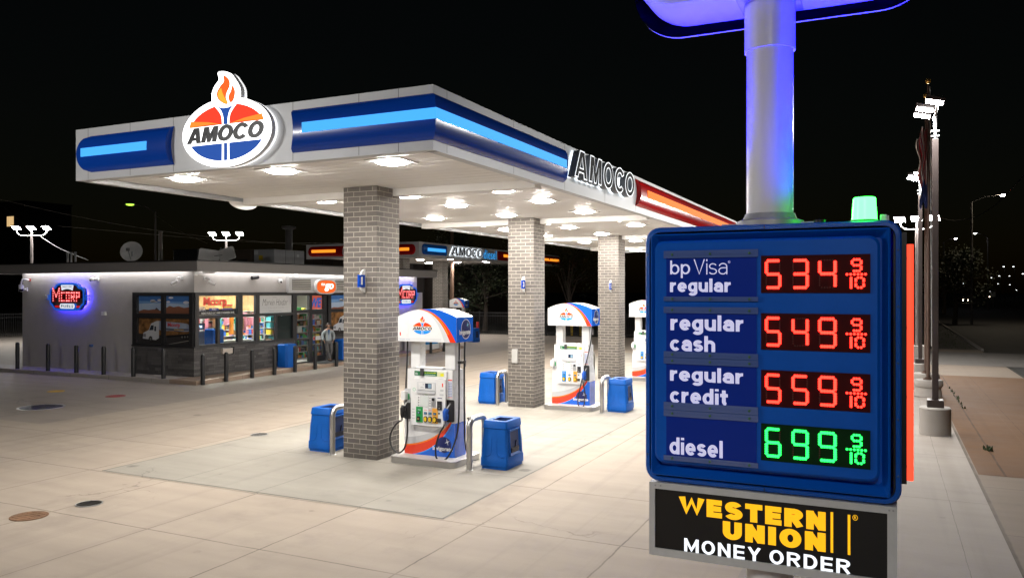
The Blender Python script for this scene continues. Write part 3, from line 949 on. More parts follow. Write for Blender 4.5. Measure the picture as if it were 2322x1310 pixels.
m.box(px_ - .42, px_ + .42, SY + .23, SY + .43, 3.985, 4.012, mat("collar_grey", ())); m.obj("collar", pol)
m = MB(); m.lathe([(.45, 0), (.45, .03), (.22, .05)], px_, SY + .33, GALV, 24, False, True); m.obj("base_plate", pol)

pc = thing("price_sign", (-.985, SY, 1.6), "large blue fuel price sign with red and green lit digits", "sign")
U0, U1, V0, V1 = -2.077, .109, 1.60, 3.985
M0 = at(FS, (0, SY, 0))
def ringy(m, o, i, do, di, mt, sm=False):
    n = len(o)
    vs = [(p[0], p[1], do) for p in o] + [(p[0], p[1], di) for p in i]
    m.add(vs, [(k, (k + 1) % n, n + (k + 1) % n, n + k) for k in range(n)], mt, sm)
def rr(i, r, top=0): return rrect(U0 + i, U1 - i, V0 + i, V1 - i - top, r, 6)
m = MB(M0)
m.add([(p[0], p[1], -.62) for p in rr(0, .13)], [tuple(range(28))[::-1]], SBLUE)
ringy(m, rr(0, .13), rr(0, .13), -.62, -.035, SBLUE, True)
ringy(m, rr(0, .13), rr(.012, .125), -.035, -.008, SBLUE, True)
ringy(m, rr(.012, .125), rr(.045, .10), -.008, 0, FLAKY)
ringy(m, rr(.045, .10), rr(.045, .10), 0, -.05, SBLUE)
ringy(m, rr(.045, .10), rr(.062, .06), -.05, -.05, BLACK)
m.obj("cabinet", pc)
m = MB(M0)
a, b, c = rrect(U0 + .062, U1 - .085, V0 + .065, V1 - .065, .015, 6), rrect(U0 + .072, U1 - .095, V0 + .075, V1 - .075, .015, 6), rrect(U0 + .125, U1 - .15, V0 + .15, V1 - .14, .03, 6)
ringy(m, a, a, -.05, .0, SBLUE); ringy(m, a, b, .0, .008, SBLUE); ringy(m, b, c, .008, -.10, FLAKY)
for (x0, x1, y0, y1) in ((U0 + .125, U1 - .15, V0 + .15, V1 - .14),):
    m.flat(rrect(x0 - .004, x1 + .004, y0 - .004, y1 + .004, .03), -.10, SBLUE)
for u, v, du, dv in ((U0 + .07, V0 + .07, .05, .07), (U1 - .09, V0 + .07, -.05, .07), (U0 + .07, V1 - .07, .05, -.07), (U1 - .09, V1 - .07, -.05, -.07)):
    pass
us0 = SU(1733)
for va, vb in ((V1 - .044, V1 - .012), (V0 + .012, V0 + .044)): m.box(us0 - .004, us0 + .004, va, vb, -.006, .003, mat("seam_dark_blue", (.004, .012, .05), .5))
for q in range(5):
    for u in (U0 + .028, U1 - .028): m.lathe([(.010, 0), (.010, .004), (.004, .006)], u, V0 + .25 + q * .47, mat("screw_blue", (.02, .08, .25), .4, .3), 8, False, True)
m.obj("retainer_frame", pc)
m = MB(M0)
f0, f1 = rrect(-1.975, -.055, 1.79, 3.855, .085, 8), rrect(-1.955, -.075, 1.81, 3.835, .075, 8)
ringy(m, f0, f0, -.10, .012, SBLUE2); ringy(m, f0, f1, .012, .03, SBLUE2, True); m.flat(f1, .03, SBLUE2)
face = m.obj("pan_face", pc)
RED_D = mat("red_diode", (.8, .1, .05), .4, emit=(1, .018, .011), es=7.5)
GRN_D = mat("green_diode", (.1, .8, .2), .4, emit=(.012, 1, .085), es=4.0)
OFF_D = mat("dark_diode", (.10, .035, .03), .35)
DBLK = mat("display_red_glow_tint", (.045, .004, .005), .6, spec=.1)  # black board tinted red: the diodes' glow put into its base colour
DBLKG = mat("display_green_glow_tint", (.004, .028, .007), .6, spec=.1)  # same for the diesel row, green diode glow in the base colour
CLEAR = mat("clear_rail", (.10, .16, .42), .14, coat=.6)
SEG = {'0': 'abcdef', '1': 'bc', '2': 'abged', '3': 'abcdg', '4': 'fgbc', '5': 'afgcd', '6': 'afgedc', '7': 'abc', '8': 'abcdefg', '9': 'abcdfg'}
def diode(m, u, v, r, d, mt):
    m.lathe([(r, 0), (r * .75, r * .6), (.0005, r * .8)], 0, 0, mt, 6, False, False) if False else None
    n = 6
    o = [(u + r * math.cos(math.pi * 2 * i / n), v + r * math.sin(math.pi * 2 * i / n), d) for i in range(n)]
    t = [(u + r * .6 * math.cos(math.pi * 2 * i / n), v + r * .6 * math.sin(math.pi * 2 * i / n), d + r * .6) for i in range(n)]
    m.loft([o, t], mt, False, True)
def digit(ch, u0, u1, v0, v1, d, on, par, name="digit", nh=5, nv=5, r=.0150):
    m = MB(M0)
    vm = (v0 + v1) / 2
    e = (u1 - u0) / (nh + 1)
    sv = (vm - v0) / (nv + 1)
    def hor(v): return [(u0 + e * (k + 1), v) for k in range(nh)]
    def ver(u, a): return [(u, a + sv * (k + 1)) for k in range(nv)]
    S_ = dict(a=hor(v1), g=hor(vm), d=hor(v0), f=ver(u0 + e * .25, vm), b=ver(u1 - e * .25, vm), e=ver(u0 + e * .25, v0), c=ver(u1 - e * .25, v0))
    for k, pts in S_.items():
        lit = k in SEG[ch]
        for u, v in pts: diode(m, u, v, r if lit else r * .55, d, on if lit else OFF_D)
    m.obj(name, par)
rowsz = [(569.5, 586, 672, 682, 578, 664), (695, 709, 795, 808, 711, 795), (809, 823, 909, 926, 842, 926), (927, 941, 1029, 1040, 966, 1051)]
prices = ("534", "549", "559", "699")
for k, (t0, t1, b0, b1, l0, l1) in enumerate(rowsz):
    zt0, zt1, zb0, zb1 = [SZ(1518, y) for y in (t0, t1, b0, b1)]
    u0, u1 = SU(1513), SU(1717)
    m = MB(M0); m.box(u0, u1, zb0 - .01, zt1 + .01, .031, .036, LABEL); lb = m.obj("price_label", face)
    m = MB(M0)
    for z0, z1 in ((zt1, zt0), (zb1, zb0)):
        m.box(SU(1508), SU(1721), z0, z1, .037, .052, CLEAR)
        m.box(SU(1508), SU(1721), z0 + (z1 - z0) * .42, z0 + (z1 - z0) * .58, .0525, .058, CLEAR)
        for u in (u0 + .06, (u0 + u1) / 2, u1 - .06):
            m.lathe([(.012, .0525), (.012, .062), (.004, .066)], u, (z0 + z1) / 2, mat("green_screw", (.05, .16, .10), .5), 8, False, True, z0=0)
    m.obj("clear_rail", face)
    zl0, zl1 = SZ(1850, l1), SZ(1850, l0)
    m = MB(M0); m.box(SU(1727), SU(1974), zl0, zl1, .012, .040, DBLKG if k == 3 else DBLK); dsp = m.obj("price_display", face)
    on = GRN_D if k == 3 else RED_D
    cz, hh = (zl0 + zl1) / 2, .118
    for ch, (a, b) in zip(prices[k], ((1738, 1771), (1798, 1833), (1858, 1896))):
        digit(ch, SU(a), SU(b), cz - hh, cz + hh, .041, on, dsp)
    ua, ub = SU(1927), SU(1957)
    digit('9', ua + .015, ub - .008, cz + .022, cz + .118, .041, on, dsp, "fraction_digit", 3, 2, .0115)
    m = MB(M0)
    for q in range(6): diode(m, ua - .02 + (ub - ua + .04) * q / 5, cz - .006, .0115, .041, on)
    m.obj("fraction_bar", dsp)
    m = MB(M0)
    for q in range(6): diode(m, ua + .012, cz - .118 + .016 * q, .0115, .041, on)
    m.obj("fraction_digit", dsp)
    digit('0', ua + .042, ub + .012, cz - .118, cz - .034, .041, on, dsp, "fraction_digit", 2, 2, .0115)
TXTW = mat("label_white_lit", (.75, .75, .85), .4, emit=(.52, .52, .86), es=.62)
def lettr(par, s, pa, pb, ya, yb, w_, gap=.085):
    """lettering between two photo columns, top ya and lowest ink yb read at column pa"""
    m = MB(M0); stroke_text(m, s, SU(pa), SU(pb), SZ(pa, yb), SZ(pa, ya), .037, TXTW, w_, gap); m.obj("lettering", par)
lettr(face, "bp", 1522, 1567, 591, 630.5, .115)
lettr(face, "Visa", 1575, 1651, 588, 623, .065)
lettr(face, "regular", 1521.5, 1658.5, 632, 670, .205)
lettr(face, "regular", 1522.5, 1687, 713, 757, .205)
lettr(face, "cash", 1521.5, 1623.5, 759, 794, .205)
lettr(face, "regular", 1521.5, 1686.5, 829, 870, .205)
lettr(face, "credit", 1521.5, 1652, 875, 911, .205)
lettr(face, "diesel", 1520.5, 1640.5, 988, 1026, .19)
m = MB(M0); c0 = (SU(1655), SZ(1655, 594)); m.prism(ell(c0[0], c0[1], .011, .011, 14), .037, .0382, TXTW, [ell(c0[0], c0[1], .009, .009, 14)])
m.text("R", c0[0] - .004, c0[0] + .005, c0[1] - .006, c0[1] + .006, .037, .0382, TXTW); m.obj("lettering", face)

mo = thing("money_order_sign", (-.985, SY, .92), "black lightbox in a silver frame with yellow and white lettering below the price sign", "sign")
MU0, MU1, MV0, MV1 = -2.035, .075, .905, 1.592
FRM = mat("silver_frame", (.62, .62, .61), .45, .0, var=.08)
m = MB(M0)
o_, i_ = rrect(MU0, MU1, MV0, MV1, .004, 1), rrect(MU0 + .055, MU1 - .075, MV0 + .07, MV1 - .06, .004, 1)
m.prism(o_, -.47, .0, FRM, [i_], back=False); m.add([(p[0], p[1], -.47) for p in o_], [tuple(range(len(o_)))[::-1]], FRM)
for u, v in ((MU0 + .06, MV1 - .028), (MU0 + .11, MV1 - .028), (MU1 - .06, MV1 - .03), (MU1 - .03, MV1 - .03)): m.lathe([(.008, .0), (.008, .004)], u, v, GALV, 8, False, True)
m.obj("frame", mo)
m = MB(M0); m.flat(i_, -.02, mat("lightbox_black", (.010, .010, .010), .3)); mf = m.obj("panel", mo)
YEL = mat("lightbox_yellow", (.8, .5, .02), .4, emit=(1, .50, .006), es=.85)
WHT = mat("lightbox_white", (.9, .9, .9), .4, emit=(.85, .92, 1), es=1.0)
def fit(s, pa, pb, yt, yb, w_, mt, gap=.11):
    m = MB(M0); stroke_text(m, s, SU(pa), SU(pb), SZ(pa, yb), SZ(pa, yt), -.019, mt, w_, gap, 0, .30); m.obj("lettering", mf)
fit("WESTERN", 1538, 1872, 1124, 1164.5, .295, YEL)
fit("UNION", 1638, 1872, 1180.5, 1222, .295, YEL, .13)
fit("MONEY ORDER", 1550.5, 1928, 1219.5, 1250, .175, WHT, .17)
m = MB(M0)
for a, b, y0, y1 in ((1883, 1889, 1161, 1253), (1922, 1928, 1167, 1258)): m.box(SU(a), SU(b), SZ(a, y1), SZ(a, y0), -.019, -.0178, YEL)
c0 = (SU(1939), SZ(1939, 1174)); m.prism(ell(c0[0], c0[1], .021, .024, 18), -.019, -.0178, YEL, [ell(c0[0], c0[1], .017, .020, 18)])
m.text("R", c0[0] - .008, c0[0] + .010, c0[1] - .012, c0[1] + .012, -.019, -.0178, YEL, .01); m.obj("lettering", mf)

# red neon bar on the right edge
ru = onY(2063, SY + .28)
rb = thing("red_light_bar", (ru, SY + .28, 1.8), "tall glowing red neon bar along the right side of the price sign", "light")
z0, z1 = zpix(1088, ru, SY + .28), zpix(554, ru, SY + .28)
m = MB(); m.lathe([(.030, z0), (.030, z1)], ru, SY + .28, mat("red_neon", (.9, .1, .05), .4, emit=(1, .065, .028), es=1.55), 16, True, True); m.obj("tube", rb)
m = MB(); m.box(.112, .150, SY + .20, SY + .36, z0 - .02, z1 + .1, BLACK); m.obj("mounting_channel", rb)
for k in range(4):
    z = z0 + .12 + k * (z1 - z0 - .24) / 3
    m = MB(); m.box(.150, ru - .02, SY + .26, SY + .30, z - .012, z + .012, BLACK); m.obj("clip", rb)
# green beacon and small flood on the top
bx = onY(1960, SY + .2)
be = thing("beacon", (bx, SY + .2, 3.985), "glowing green beacon lamp standing on top of the price sign", "light")
m = MB(); m.lathe([(.115, 3.985), (.115, 4.0), (.108, 4.005)], bx, SY + .2, mat("beacon_base", (.05, .2, .08), .4), 24, True, True); m.obj("base", be)
prof = []
for k in range(12): prof += [(.104 - .001 * k, 4.006 + .016 * k), (.101 - .001 * k, 4.014 + .016 * k)]
m = MB(); m.lathe(prof + [(.085, 4.200)], bx, SY + .2, mat("beacon_green", (.01, .12, .02), .3, emit=(.034, 1.0, .06), es=13.0), 28, True, True); m.obj("lens", be)
fx = onY(2004, SY + .2)
fl = thing("flood_fixture", (fx, SY + .2, 3.985), "small pale fixture box beside the green beacon on the price sign", "light")
m = MB(); m.box(fx - .028, fx + .028, SY + .16, SY + .24, 3.985, 4.045, WHITE); m.obj("housing", fl, bevel=.008)
m = MB(); m.box(fx + .028, fx + .040, SY + .17, SY + .23, 3.995, 4.035, GALV); m.obj("knuckle", fl)

# upper main sign, lit blue from below
UY = SY + .33
us = thing("overhead_sign", (px_, UY, 5.8), "big rounded sign overhead on the white pole, its white underside washed blue", "sign")
z_b = zpix(88, onY(1525, UY + .33), UY + .33)
UL, UR = onY(1418, UY), onY(2140, UY)
def orr(i, top=8.2): return rrect(UL + i, UR - i, z_b + i, top - i, .50, 14)
MU = at(FS, (0, UY, 0))
TRAY = mat("sign_tray_white", (.72, .72, .74), .35, var=.03)
m = MB(MU)
m.prism(orr(.0), -.36, -.33, TRAY, back=True); m.prism(orr(.0), .33, .36, TRAY, back=True) if False else None
ringy(m, orr(.10), orr(.10), -.33, .36, TRAY, True)
ringy(m, orr(.0), orr(.10), -.33, -.33, TRAY)
m.obj("tray", us)
m = MB(MU)
a_, b_ = orr(.10), orr(.22)
o1 = rrect(UL + .10 - .26, UR - .10, z_b + .10 + .25, 8.2, .50, 14)
o2 = rrect(UL + .16 - .26, UR - .16, z_b + .16 + .25, 8.1, .45, 14)
ringy(m, orr(.10), o1, .36, .46, TRAY, True)
ringy(m, o1, o2, .46, .47, mat("trim_black", (.015, .015, .016), .3)); m.flat(o2, .471, mat("upper_sign_blue", (.01, .1, .35), .3, emit=(.02, .16, .6), es=.5))
m.obj("cabinet", us)
m = MB(); m.box(px_ - .27, px_ + .27, UY - .30, UY + .30, z_b + .09, z_b + .13, GALV); m.obj("saddle_plate", us)
# blue uplights on the cabinet top, behind the pole and to its right
for k, (dx, dy, pw) in enumerate(((.95, .22, 2400.0), (-.80, .24, 1300.0), (.45, -.24, 160.0))):
    t = thing("uplight", (px_ + dx, UY + dy, 3.985), f"small blue uplight on the price sign roof on the pole's {('right', 'left', 'front right')[k]}", "light")
    m = MB(); m.lathe([(.05, 3.985), (.05, 4.01), (.035, 4.012)], px_ + dx, UY + dy, BLACK, 12, True, True); m.obj("housing", t)
    ld = bpy.data.lights.new("uplight_lamp", 'SPOT'); ld.energy = pw; ld.color = (.012, .008, 1.0); ld.spot_size = R(120); ld.spot_blend = .6; ld.shadow_soft_size = .40
    lo = bpy.data.objects.new("uplight_lamp", ld); sc.collection.objects.link(lo); lo.parent = t; lo.location = (0, 0, .05); lo.rotation_euler = (R(180), 0, 0)
# ================================================================== pump islands, pumps, bins, guard hoops
def island_proto():
    t = local("pump_island", "stainless steel kerbed island under the nearest pump", "pump island", "stainless islands under the pumps")
    m = MB(); o, i = rrect(-.745, .745, -.575, .575, .16, 8), rrect(-.725, .725, -.555, .555, .145, 8)
    m.prism(o, 0, .105, STEEL, sm=True)
    ringy(m, o, rrect(-.752, .752, -.582, .582, .165, 8), .105, .110, STEEL, True)
    ringy(m, rrect(-.752, .752, -.582, .582, .165, 8), rrect(-.752, .752, -.582, .582, .165, 8), .110, .122, STEEL, True)
    ringy(m, rrect(-.752, .752, -.582, .582, .165, 8), i, .122, .130, STEEL, True)
    m.obj("skirt", t)
    m = MB(); m.flat(i, .130, mat("island_top", (.50, .48, .46), .6, var=.1)); m.obj("top", t)
    return t
PW = mat("pump_white", (.80, .80, .80), .28, coat=.3, var=.02)
PG = mat("pump_grey", (.55, .56, .58), .35)
PB = mat("pump_blue", (.008, .115, .62), .22, coat=.4)
PB2 = mat("pump_blue_bright", (.02, .30, .85), .25, coat=.3)
PR = mat("pump_red", (.80, .045, .012), .25, coat=.3)
PO = mat("pump_orange", (.85, .22, .015), .25, coat=.3)
NAVY = mat("pump_navy", (.010, .018, .12), .3)
PT = dict(red=PR, orange=PO, blue=PB2, flame=PR, yellow=mat("pump_yellow", (.85, .45, .04), .3), black=mat("pump_black", (.012, .012, .015), .35))
BLK = PT['black']
def crown_top(u):
    return .49 + .155 * (1 - ((u) / .67) ** 2)
def pump_proto(num):
    t = local("fuel_pump", "", "fuel pump", "white and blue fuel pumps under the canopy")
    FR = lambda d: at(FS, (0, -d, 0))
    # body
    prof = [(-.59, 0), (.57, 0), (.57, .78), (.555, .95), (.52, 1.10), (.515, 1.70), (-.515, 1.70), (-.52, 1.10), (-.565, .95), (-.59, .78)]
    m = MB(FS)
    m.prism(prof, -.22, .22, PW, back=True)
    # livery on the lower front: grey, orange, red, blue sweeps, each its own slice of the panel
    for s_, M in ((1, FR(.2205)), (-1, at(FB, (0, .2205, 0)))):
        m.m = M
        x0, x1 = (-.589, .569) if s_ == 1 else (-.569, .589)
        c1 = bez((x0, .33), (.02, .36), (x1 - .12, .72), 12)
        c2 = bez((x0, .185), (.10, .25), (x1 - .10, .70), 12)
        c3 = bez((x0, .16), (.12, .22), (x1 - .09, .695), 12)
        c4 = bez((x0 + .18, .001), (.20, .12), (x1 - .07, .68), 12)
        c5 = bez((x0 + .28, .001), (.26, .16), (x1 - .05, .67), 12)
        m.flat(c1 + c2[::-1], 0, PG); m.flat(c2 + c3[::-1], 0, PO)
        m.flat(c3 + c4[::-1] + [(x0, .001)], 0, PR)
        m.flat(c4 + c5[::-1], 0, PB2)
        m.flat(c5 + [(x1, .67), (x1, .001)], 0, PB)
        m.flat(ell(x1 - .25, .24, .17, .155, 24), .001, NAVY)
        st = []
        for k in range(8): st.append((x1 - .17 + (.065 if k % 2 == 0 else .014) * math.cos(R(k * 45 + 20)) , .30 + (.08 if k % 2 == 0 else .014) * math.sin(R(k * 45 + 20))))
        m.flat(st, .002, WHITE)
        m.text("Invigorate", x1 - .50, x1 - .05, .10, .205, .002, .003, WHITE, .03, .0)
    m.m = at(FE, (.5705, 0, 0)); m.flat([(-.219, .001), (.219, .001), (.219, .67), (-.219, .67)], 0, PB)
    m.m = FR(.2205); m.lathe([(.016, 0), (.016, .006)], -.41, .71, mat("lock_red", (.2, .02, .02), .4), 10, False, True)
    m.obj("body", t, bevel=.012)
    # two pillars and the crown
    for a, b in ((-.515, -.29), (.28, .515)):
        m = MB(); m.box(a, b, -.11, .11, 1.70, 2.27, PW); m.obj("pillar", t, bevel=.02)
    m = MB(FS)
    n = 24
    tp = [(-.67 + 1.34 * k / n, crown_top(-.67 + 1.34 * k / n)) for k in range(n + 1)]
    shape = [(p[0], p[1] + 2.25) for p in tp]
    m.prism([(-.67, 2.25)] + shape[::-1][::-1] + [(.67, 2.25)], -.335, .335, PW, back=True)
    for M, flip in ((FR(.3355), 1), (at(FB, (0, .3355, 0)), 1)):
        m.m = M
        cr = lambda u: 2.25 + crown_top(u)
        top = lambda u: (u, cr(u) - .0012)
        g_ = bez(top(-.20), (.215, 2.835), (.40, 2.251), 16)
        o_ = bez(top(-.185), (.25, 2.838), (.525, 2.251), 16)
        r_ = bez(top(-.165), (.272, 2.838), (.525, 2.251), 16)
        b_ = bez(top(-.12), (.355, 2.842), (.655, 2.251), 16)
        m.flat(g_ + o_[::-1], 0, mat("pump_pale_grey", (.62, .63, .65), .3))
        m.flat(r_ + b_[::-1], .0006, PR)
        m.flat(bez(top(-.18), (.26, 2.838), (.47, 2.40), 16) + bez(top(-.14), (.30, 2.84), (.50, 2.40), 16)[::-1], .0012, PO)
        m.flat(b_ + [(.6695, 2.251), (.6695, cr(.6695) - .001)] + [top(.6695 - k * (.6695 + .12) / 14) for k in range(1, 14)], .0006, PB)
        m.m = M @ Matrix.Translation((-.10, 2.515, 0)); torch(m, .262, .001, PT)
        m.m = M; m.box(-.66, .33, 2.252, 2.322, 0, .0008, mat("pump_strip", (.70, .71, .72), .3))
        m.box(-.63, -.50, 2.279, 2.296, .001, .0014, mat("pump_small_text", (.50, .56, .62), .4)); m.box(-.48, -.38, 2.279, 2.296, .001, .0014, mat("pump_small_text", ()))
        m.text(num, -.625, -.60, 2.36, 2.43, .001, .0016, PR, .02)
    for M in (at(FE, (.6705, 0, 0)), at(FW, (-.6705, 0, 0))):
        m.m = M; m.flat([(-.334, 2.251), (.334, 2.251), (.334, 2.735), (-.334, 2.735)], 0, PB)
        m.flat(ell(.04, 2.50, .185, .19, 26), .001, NAVY); m.prism(ell(.04, 2.50, .19, .195, 30), .0, .0015, WHITE, [ell(.04, 2.50, .178, .183, 30)])
        st = [(.11 + (.06 if k % 2 == 0 else .012) * math.cos(R(k * 45 + 20)), 2.58 + (.07 if k % 2 == 0 else .012) * math.sin(R(k * 45 + 20))) for k in range(8)]
        m.flat(st, .002, mat("pump_cyan", (.35, .8, .85), .3))
        m.text("Invigorate", -.22, .22, 2.37, 2.49, .002, .003, WHITE, .03)
    # blue sweep carries over the crown's curved top
    us_ = [-.12 + k * (.36 + .12) / 12 for k in range(13)]
    m.m = None
    m.add([(u, y, 2.2515 + crown_top(u)) for u in us_ for y in (-.334, -.20 + .0 * u)], [(2 * k, 2 * k + 2, 2 * k + 3, 2 * k + 1) for k in range(12)], PB)
    m.obj("crown", t, bevel=.015)
    # control panel
    m = MB(FS); m.prism([(-.39, .60), (.40, .60), (.40, 1.53), (-.39, 1.53)], .18, .30, PW); m.prism([(-.33, 1.53), (.40, 1.53), (.40, 1.68), (-.33, 1.68)], .18, .255, PW)
    m.box(-.34, .28, 1.70, 1.745, .04, .20, PW)
    cp = m.obj("control_panel", t, bevel=.02)
    DK = mat("screen_navy", (.012, .025, .06), .15, coat=.4)
    m = MB(FR(.30))
    m.prism(rrect(-.24, .18, 1.30, 1.46, .012, 3), 0, .012, mat("pump_bezel", (.66, .67, .68), .35)); m.box(-.20, .14, 1.325, 1.44, .012, .014, PW)
    m.box(-.05, .10, 1.335, 1.435, .014, .016, DK); m.box(.02, .095, 1.345, 1.425, .016, .0165, mat("screen_pale", (.25, .38, .5), .2))
    m.text("$", -.10, -.085, 1.395, 1.425, .014, .015, BLK); m.text("Gallons", -.155, -.07, 1.345, 1.36, .014, .015, BLK)
    m.obj("price_screen", cp)
    m = MB(FR(.30)); m.prism(rrect(-.24, .18, 1.235, 1.285, .01, 3), 0, .025, PG); m.obj("ledge", cp)
    m = MB(FR(.30)); m.box(-.17, .03, .97, 1.185, 0, .006, PG); m.box(-.16, .02, .98, 1.175, .006, .008, mat("screen_white", (.68, .72, .70), .2, coat=.4))
    for k in range(4):
        for u in (-.205, .055): m.box(u - .012, u + .012, .985 + k * .05, 1.01 + k * .05, .0, .006, mat("key_grey", (.30, .30, .31), .4))
    m.text("L.", -.11, -.085, 1.20, 1.225, 0, .001, BLK, .03); m.box(-.075, .0, 1.205, 1.216, 0, .001, mat("pump_green_text", (.2, .45, .15), .4)); m.obj("touch_screen", cp)
    m = MB(FR(.30)); m.box(.085, .185, .975, 1.17, 0, .012, PG)
    for k in range(4):
        for q in range(4): m.box(.092 + q * .023, .109 + q * .023, .985 + k * .024, 1.003 + k * .024, .012, .017, GALV)
    m.box(.11, .165, 1.10, 1.155, .012, .03, BLK); m.obj("keypad", cp)
    m = MB(FR(.30)); m.box(.225, .325, .93, 1.10, 0, .02, BLK); m.box(.24, .31, 1.0, 1.03, .02, .028, mat("dark_slot", (.05, .05, .05), .3)); m.lathe([(.012, .02), (.010, .026)], .275, .965, PG, 10, False, True)
    m.box(.225, .325, 1.15, 1.165, 0, .001, NAVY); m.obj("card_reader", cp)
    m = MB(FR(.30)); m.box(.225, .30, .69, .76, 0, .02, BLK); m.box(.23, .295, .715, .735, .02, .026, mat("dark_slot", ())); m.lathe([(.018, 0), (.018, .008)], .262, .86, BLK, 12, False, True); m.obj("receipt_slot", cp)
    m = MB(FR(.30)); m.text(num, .325, .35, 1.38, 1.45, 0, .001, PR, .03); m.box(.285, .36, 1.29, 1.33, 0, .0008, PG); m.box(.27, .36, 1.21, 1.24, 0, .0008, PG)
    for q in range(4): m.box(-.36, -.30, .72 + q * .06, .74 + q * .06, 0, .0008, PG)
    m.prism(ell(-.31, 1.30, .035, .035, 16), 0, .001, mat("pump_mint", (.35, .62, .45), .4), [ell(-.31, 1.30, .024, .024, 16)]); m.obj("decals", cp)
    GR = mat("grade_green", (.01, .28, .07), .3)
    YL = mat("grade_yellow", (.75, .50, .02), .35)
    if num == "1":
        m = MB(FR(.30)); m.box(-.26, -.11, .66, .965, 0, .012, GR); m.text("Diesel", -.215, -.155, .90, .92, .012, .013, WHITE, .02); m.box(-.225, -.16, .83, .875, .012, .02, BLK); m.box(-.215, -.18, .84, .865, .02, .021, mat("screen_pale", ()))
        m.prism(rrect(-.235, -.165, .68, .78, .03, 4), .012, .03, BLK); m.box(-.222, -.178, .715, .745, .03, .031, mat("dk_yellow", (.30, .20, .06), .4)); m.obj("diesel_button", cp)
        bs = ((-.095, .02, PW), (.02, .11, mat("grade_silver", (.5, .51, .53), .3)), (.11, .235, mat("grade_gold", (.75, .38, .06), .3)))
    else:
        bs = ((-.24, -.12, PB2), (-.07, .05, PW), (.10, .22, mat("grade_gold", (.75, .38, .06), .3)))
    for a, b, c_ in bs:
        m = MB(FR(.30)); uc = (a + b) / 2
        m.box(a, b, .66, .955, 0, .012, c_); m.box(uc - .035, uc + .03, .825, .87, .012, .02, BLK); m.box(uc - .028, uc + .018, .835, .86, .02, .021, mat("screen_blue", (.10, .30, .55), .2))
        m.prism(rrect(uc - .042, uc + .042, .675, .79, .035, 5), .012, .03, BLK); m.prism(rrect(uc - .032, uc + .028, .69, .775, .028, 5), .03, .036, YL)
        m.text("85", uc - .018, uc + .012, .72, .75, .036, .0365, BLK, .02) if False else None
        m.box(uc - .035, uc + .03, .905, .913, .012, .013, PR); m.obj("grade_button", cp)
    # promo strip
    m = MB(FR(.255)); m.box(-.33, .19, 1.575, 1.665, 0, .004, mat("promo_green", (.008, .15, .05), .3)); m.box(.19, .345, 1.575, 1.665, 0, .004, mat("promo_pale", (.72, .74, .45), .35))
    m.box(.265, .34, 1.58, 1.635, .004, .005, mat("promo_yellow", (.80, .78, .02), .35))
    m.text("Save 10¢ on every gallon", -.10, .165, 1.622, 1.65, .004, .005, mat("promo_yellow", ()), .02); m.box(-.10, .15, 1.592, 1.60, .004, .0046, PW); m.box(-.315, -.25, 1.60, 1.61, .004, .0046, PW); m.box(-.315, -.26, 1.62, 1.63, .004, .0046, PW)
    m.box(-.185, -.11, 1.575, 1.72, .004, .03, mat("phone_grey", (.06, .06, .06), .3)); m.obj("promo_strip", cp)
    # warning sticker on the pillar flank
    m = MB(FR(.2215)); m.box(.415, .512, 1.17, 1.52, 0, .001, mat("sticker_white", (.70, .72, .78), .4)); m.box(.415, .512, 1.50, 1.52, .001, .0015, PR); m.box(.415, .512, 1.17, 1.18, .001, .0015, PR)
    for q in range(9):
        for u in (.425, .467): m.box(u, u + .036, 1.20 + q * .032, 1.212 + q * .032, .001, .0015, mat("sticker_blue", (.15, .20, .50), .4))
    m.obj("warning_sticker", t)
    # left reader box
    m = MB(FR(.20)); m.prism(rrect(-.575, -.42, 1.02, 1.30, .02, 3), 0, .05, PG); m.prism(rrect(-.585, -.49, 1.08, 1.26, .02, 3), .05, .16, PW); m.box(-.485, -.45, 1.08, 1.2, .05, .052, mat("grade_green", ())); m.obj("fuel_pass_reader", t, bevel=.008)
    # nozzles in their boots and the hoses
    def nozzle(x, mt, s_):
        m = MB(FR(.22)); m.prism(rrect(x - .085, x + .085, .70, 1.13, .03, 4), 0, .03, BLK, [rrect(x - .065, x + .065, .72, 1.11, .02, 4)]); m.flat(rrect(x - .065, x + .065, .72, 1.11, .02, 4), .004, mat("dark_slot", ())); m.obj("nozzle_boot", t)
        m = MB(FR(.22))
        m.tube([(x + .01, 1.06, .03), (x - .01, 1.0, .09), (x - .03, .94, .12)], [.014, .016, .020], GALV, 8)
        m.tube([(x - .02, .97, .115), (x - .04, .90, .14), (x - .055, .80, .13), (x - .065, .74, .12)], [.05, .056, .042, .030], mt, 10)
        m.tube([(x - .02, .92, .14), (x + .03, .86, .15), (x + .02, .77, .14), (x - .045, .74, .125)], .011, mt, 6)
        m.tube([(x - .065, .745, .12), (x - .075, .67, .12)], [.022, .019], GALV, 8)
        m.obj("nozzle", t)
    nozzle(-.50, BLK, -1) if num == "1" else None
    nozzle(.475, mat("nozzle_blue", (.01, .10, .50), .35), 1)
    H3 = lambda pts: [(p[0], -p[2], p[1]) for p in spline(pts, 9)]
    hs = []
    if num == "1":
        hs.append([(-.58, 2.26, .12), (-.57, 1.9, .15), (-.545, 1.2, .24), (-.47, .85, .32), (-.43, .5, .36), (-.47, .17, .38), (-.63, .03, .38), (-.80, .13, .36), (-.86, .32, .33), (-.79, .50, .32), (-.66, .63, .34), (-.58, .67, .34)])
        hs.append([(.60, 2.26, .10), (.605, 1.6, .12), (.62, .75, .16), (.60, .35, .26), (.50, .06, .36), (.36, -.045, .40), (.25, .04, .40), (.23, .25, .37), (.30, .48, .35), (.385, .62, .34), (.40, .68, .34)])
        hs.append([(.64, 2.26, -.05), (.645, 1.6, -.02), (.66, .75, 0), (.68, .35, .02), (.73, .12, .03), (.79, .25, .0), (.77, .6, -.06), (.68, .75, -.1)])
    else:
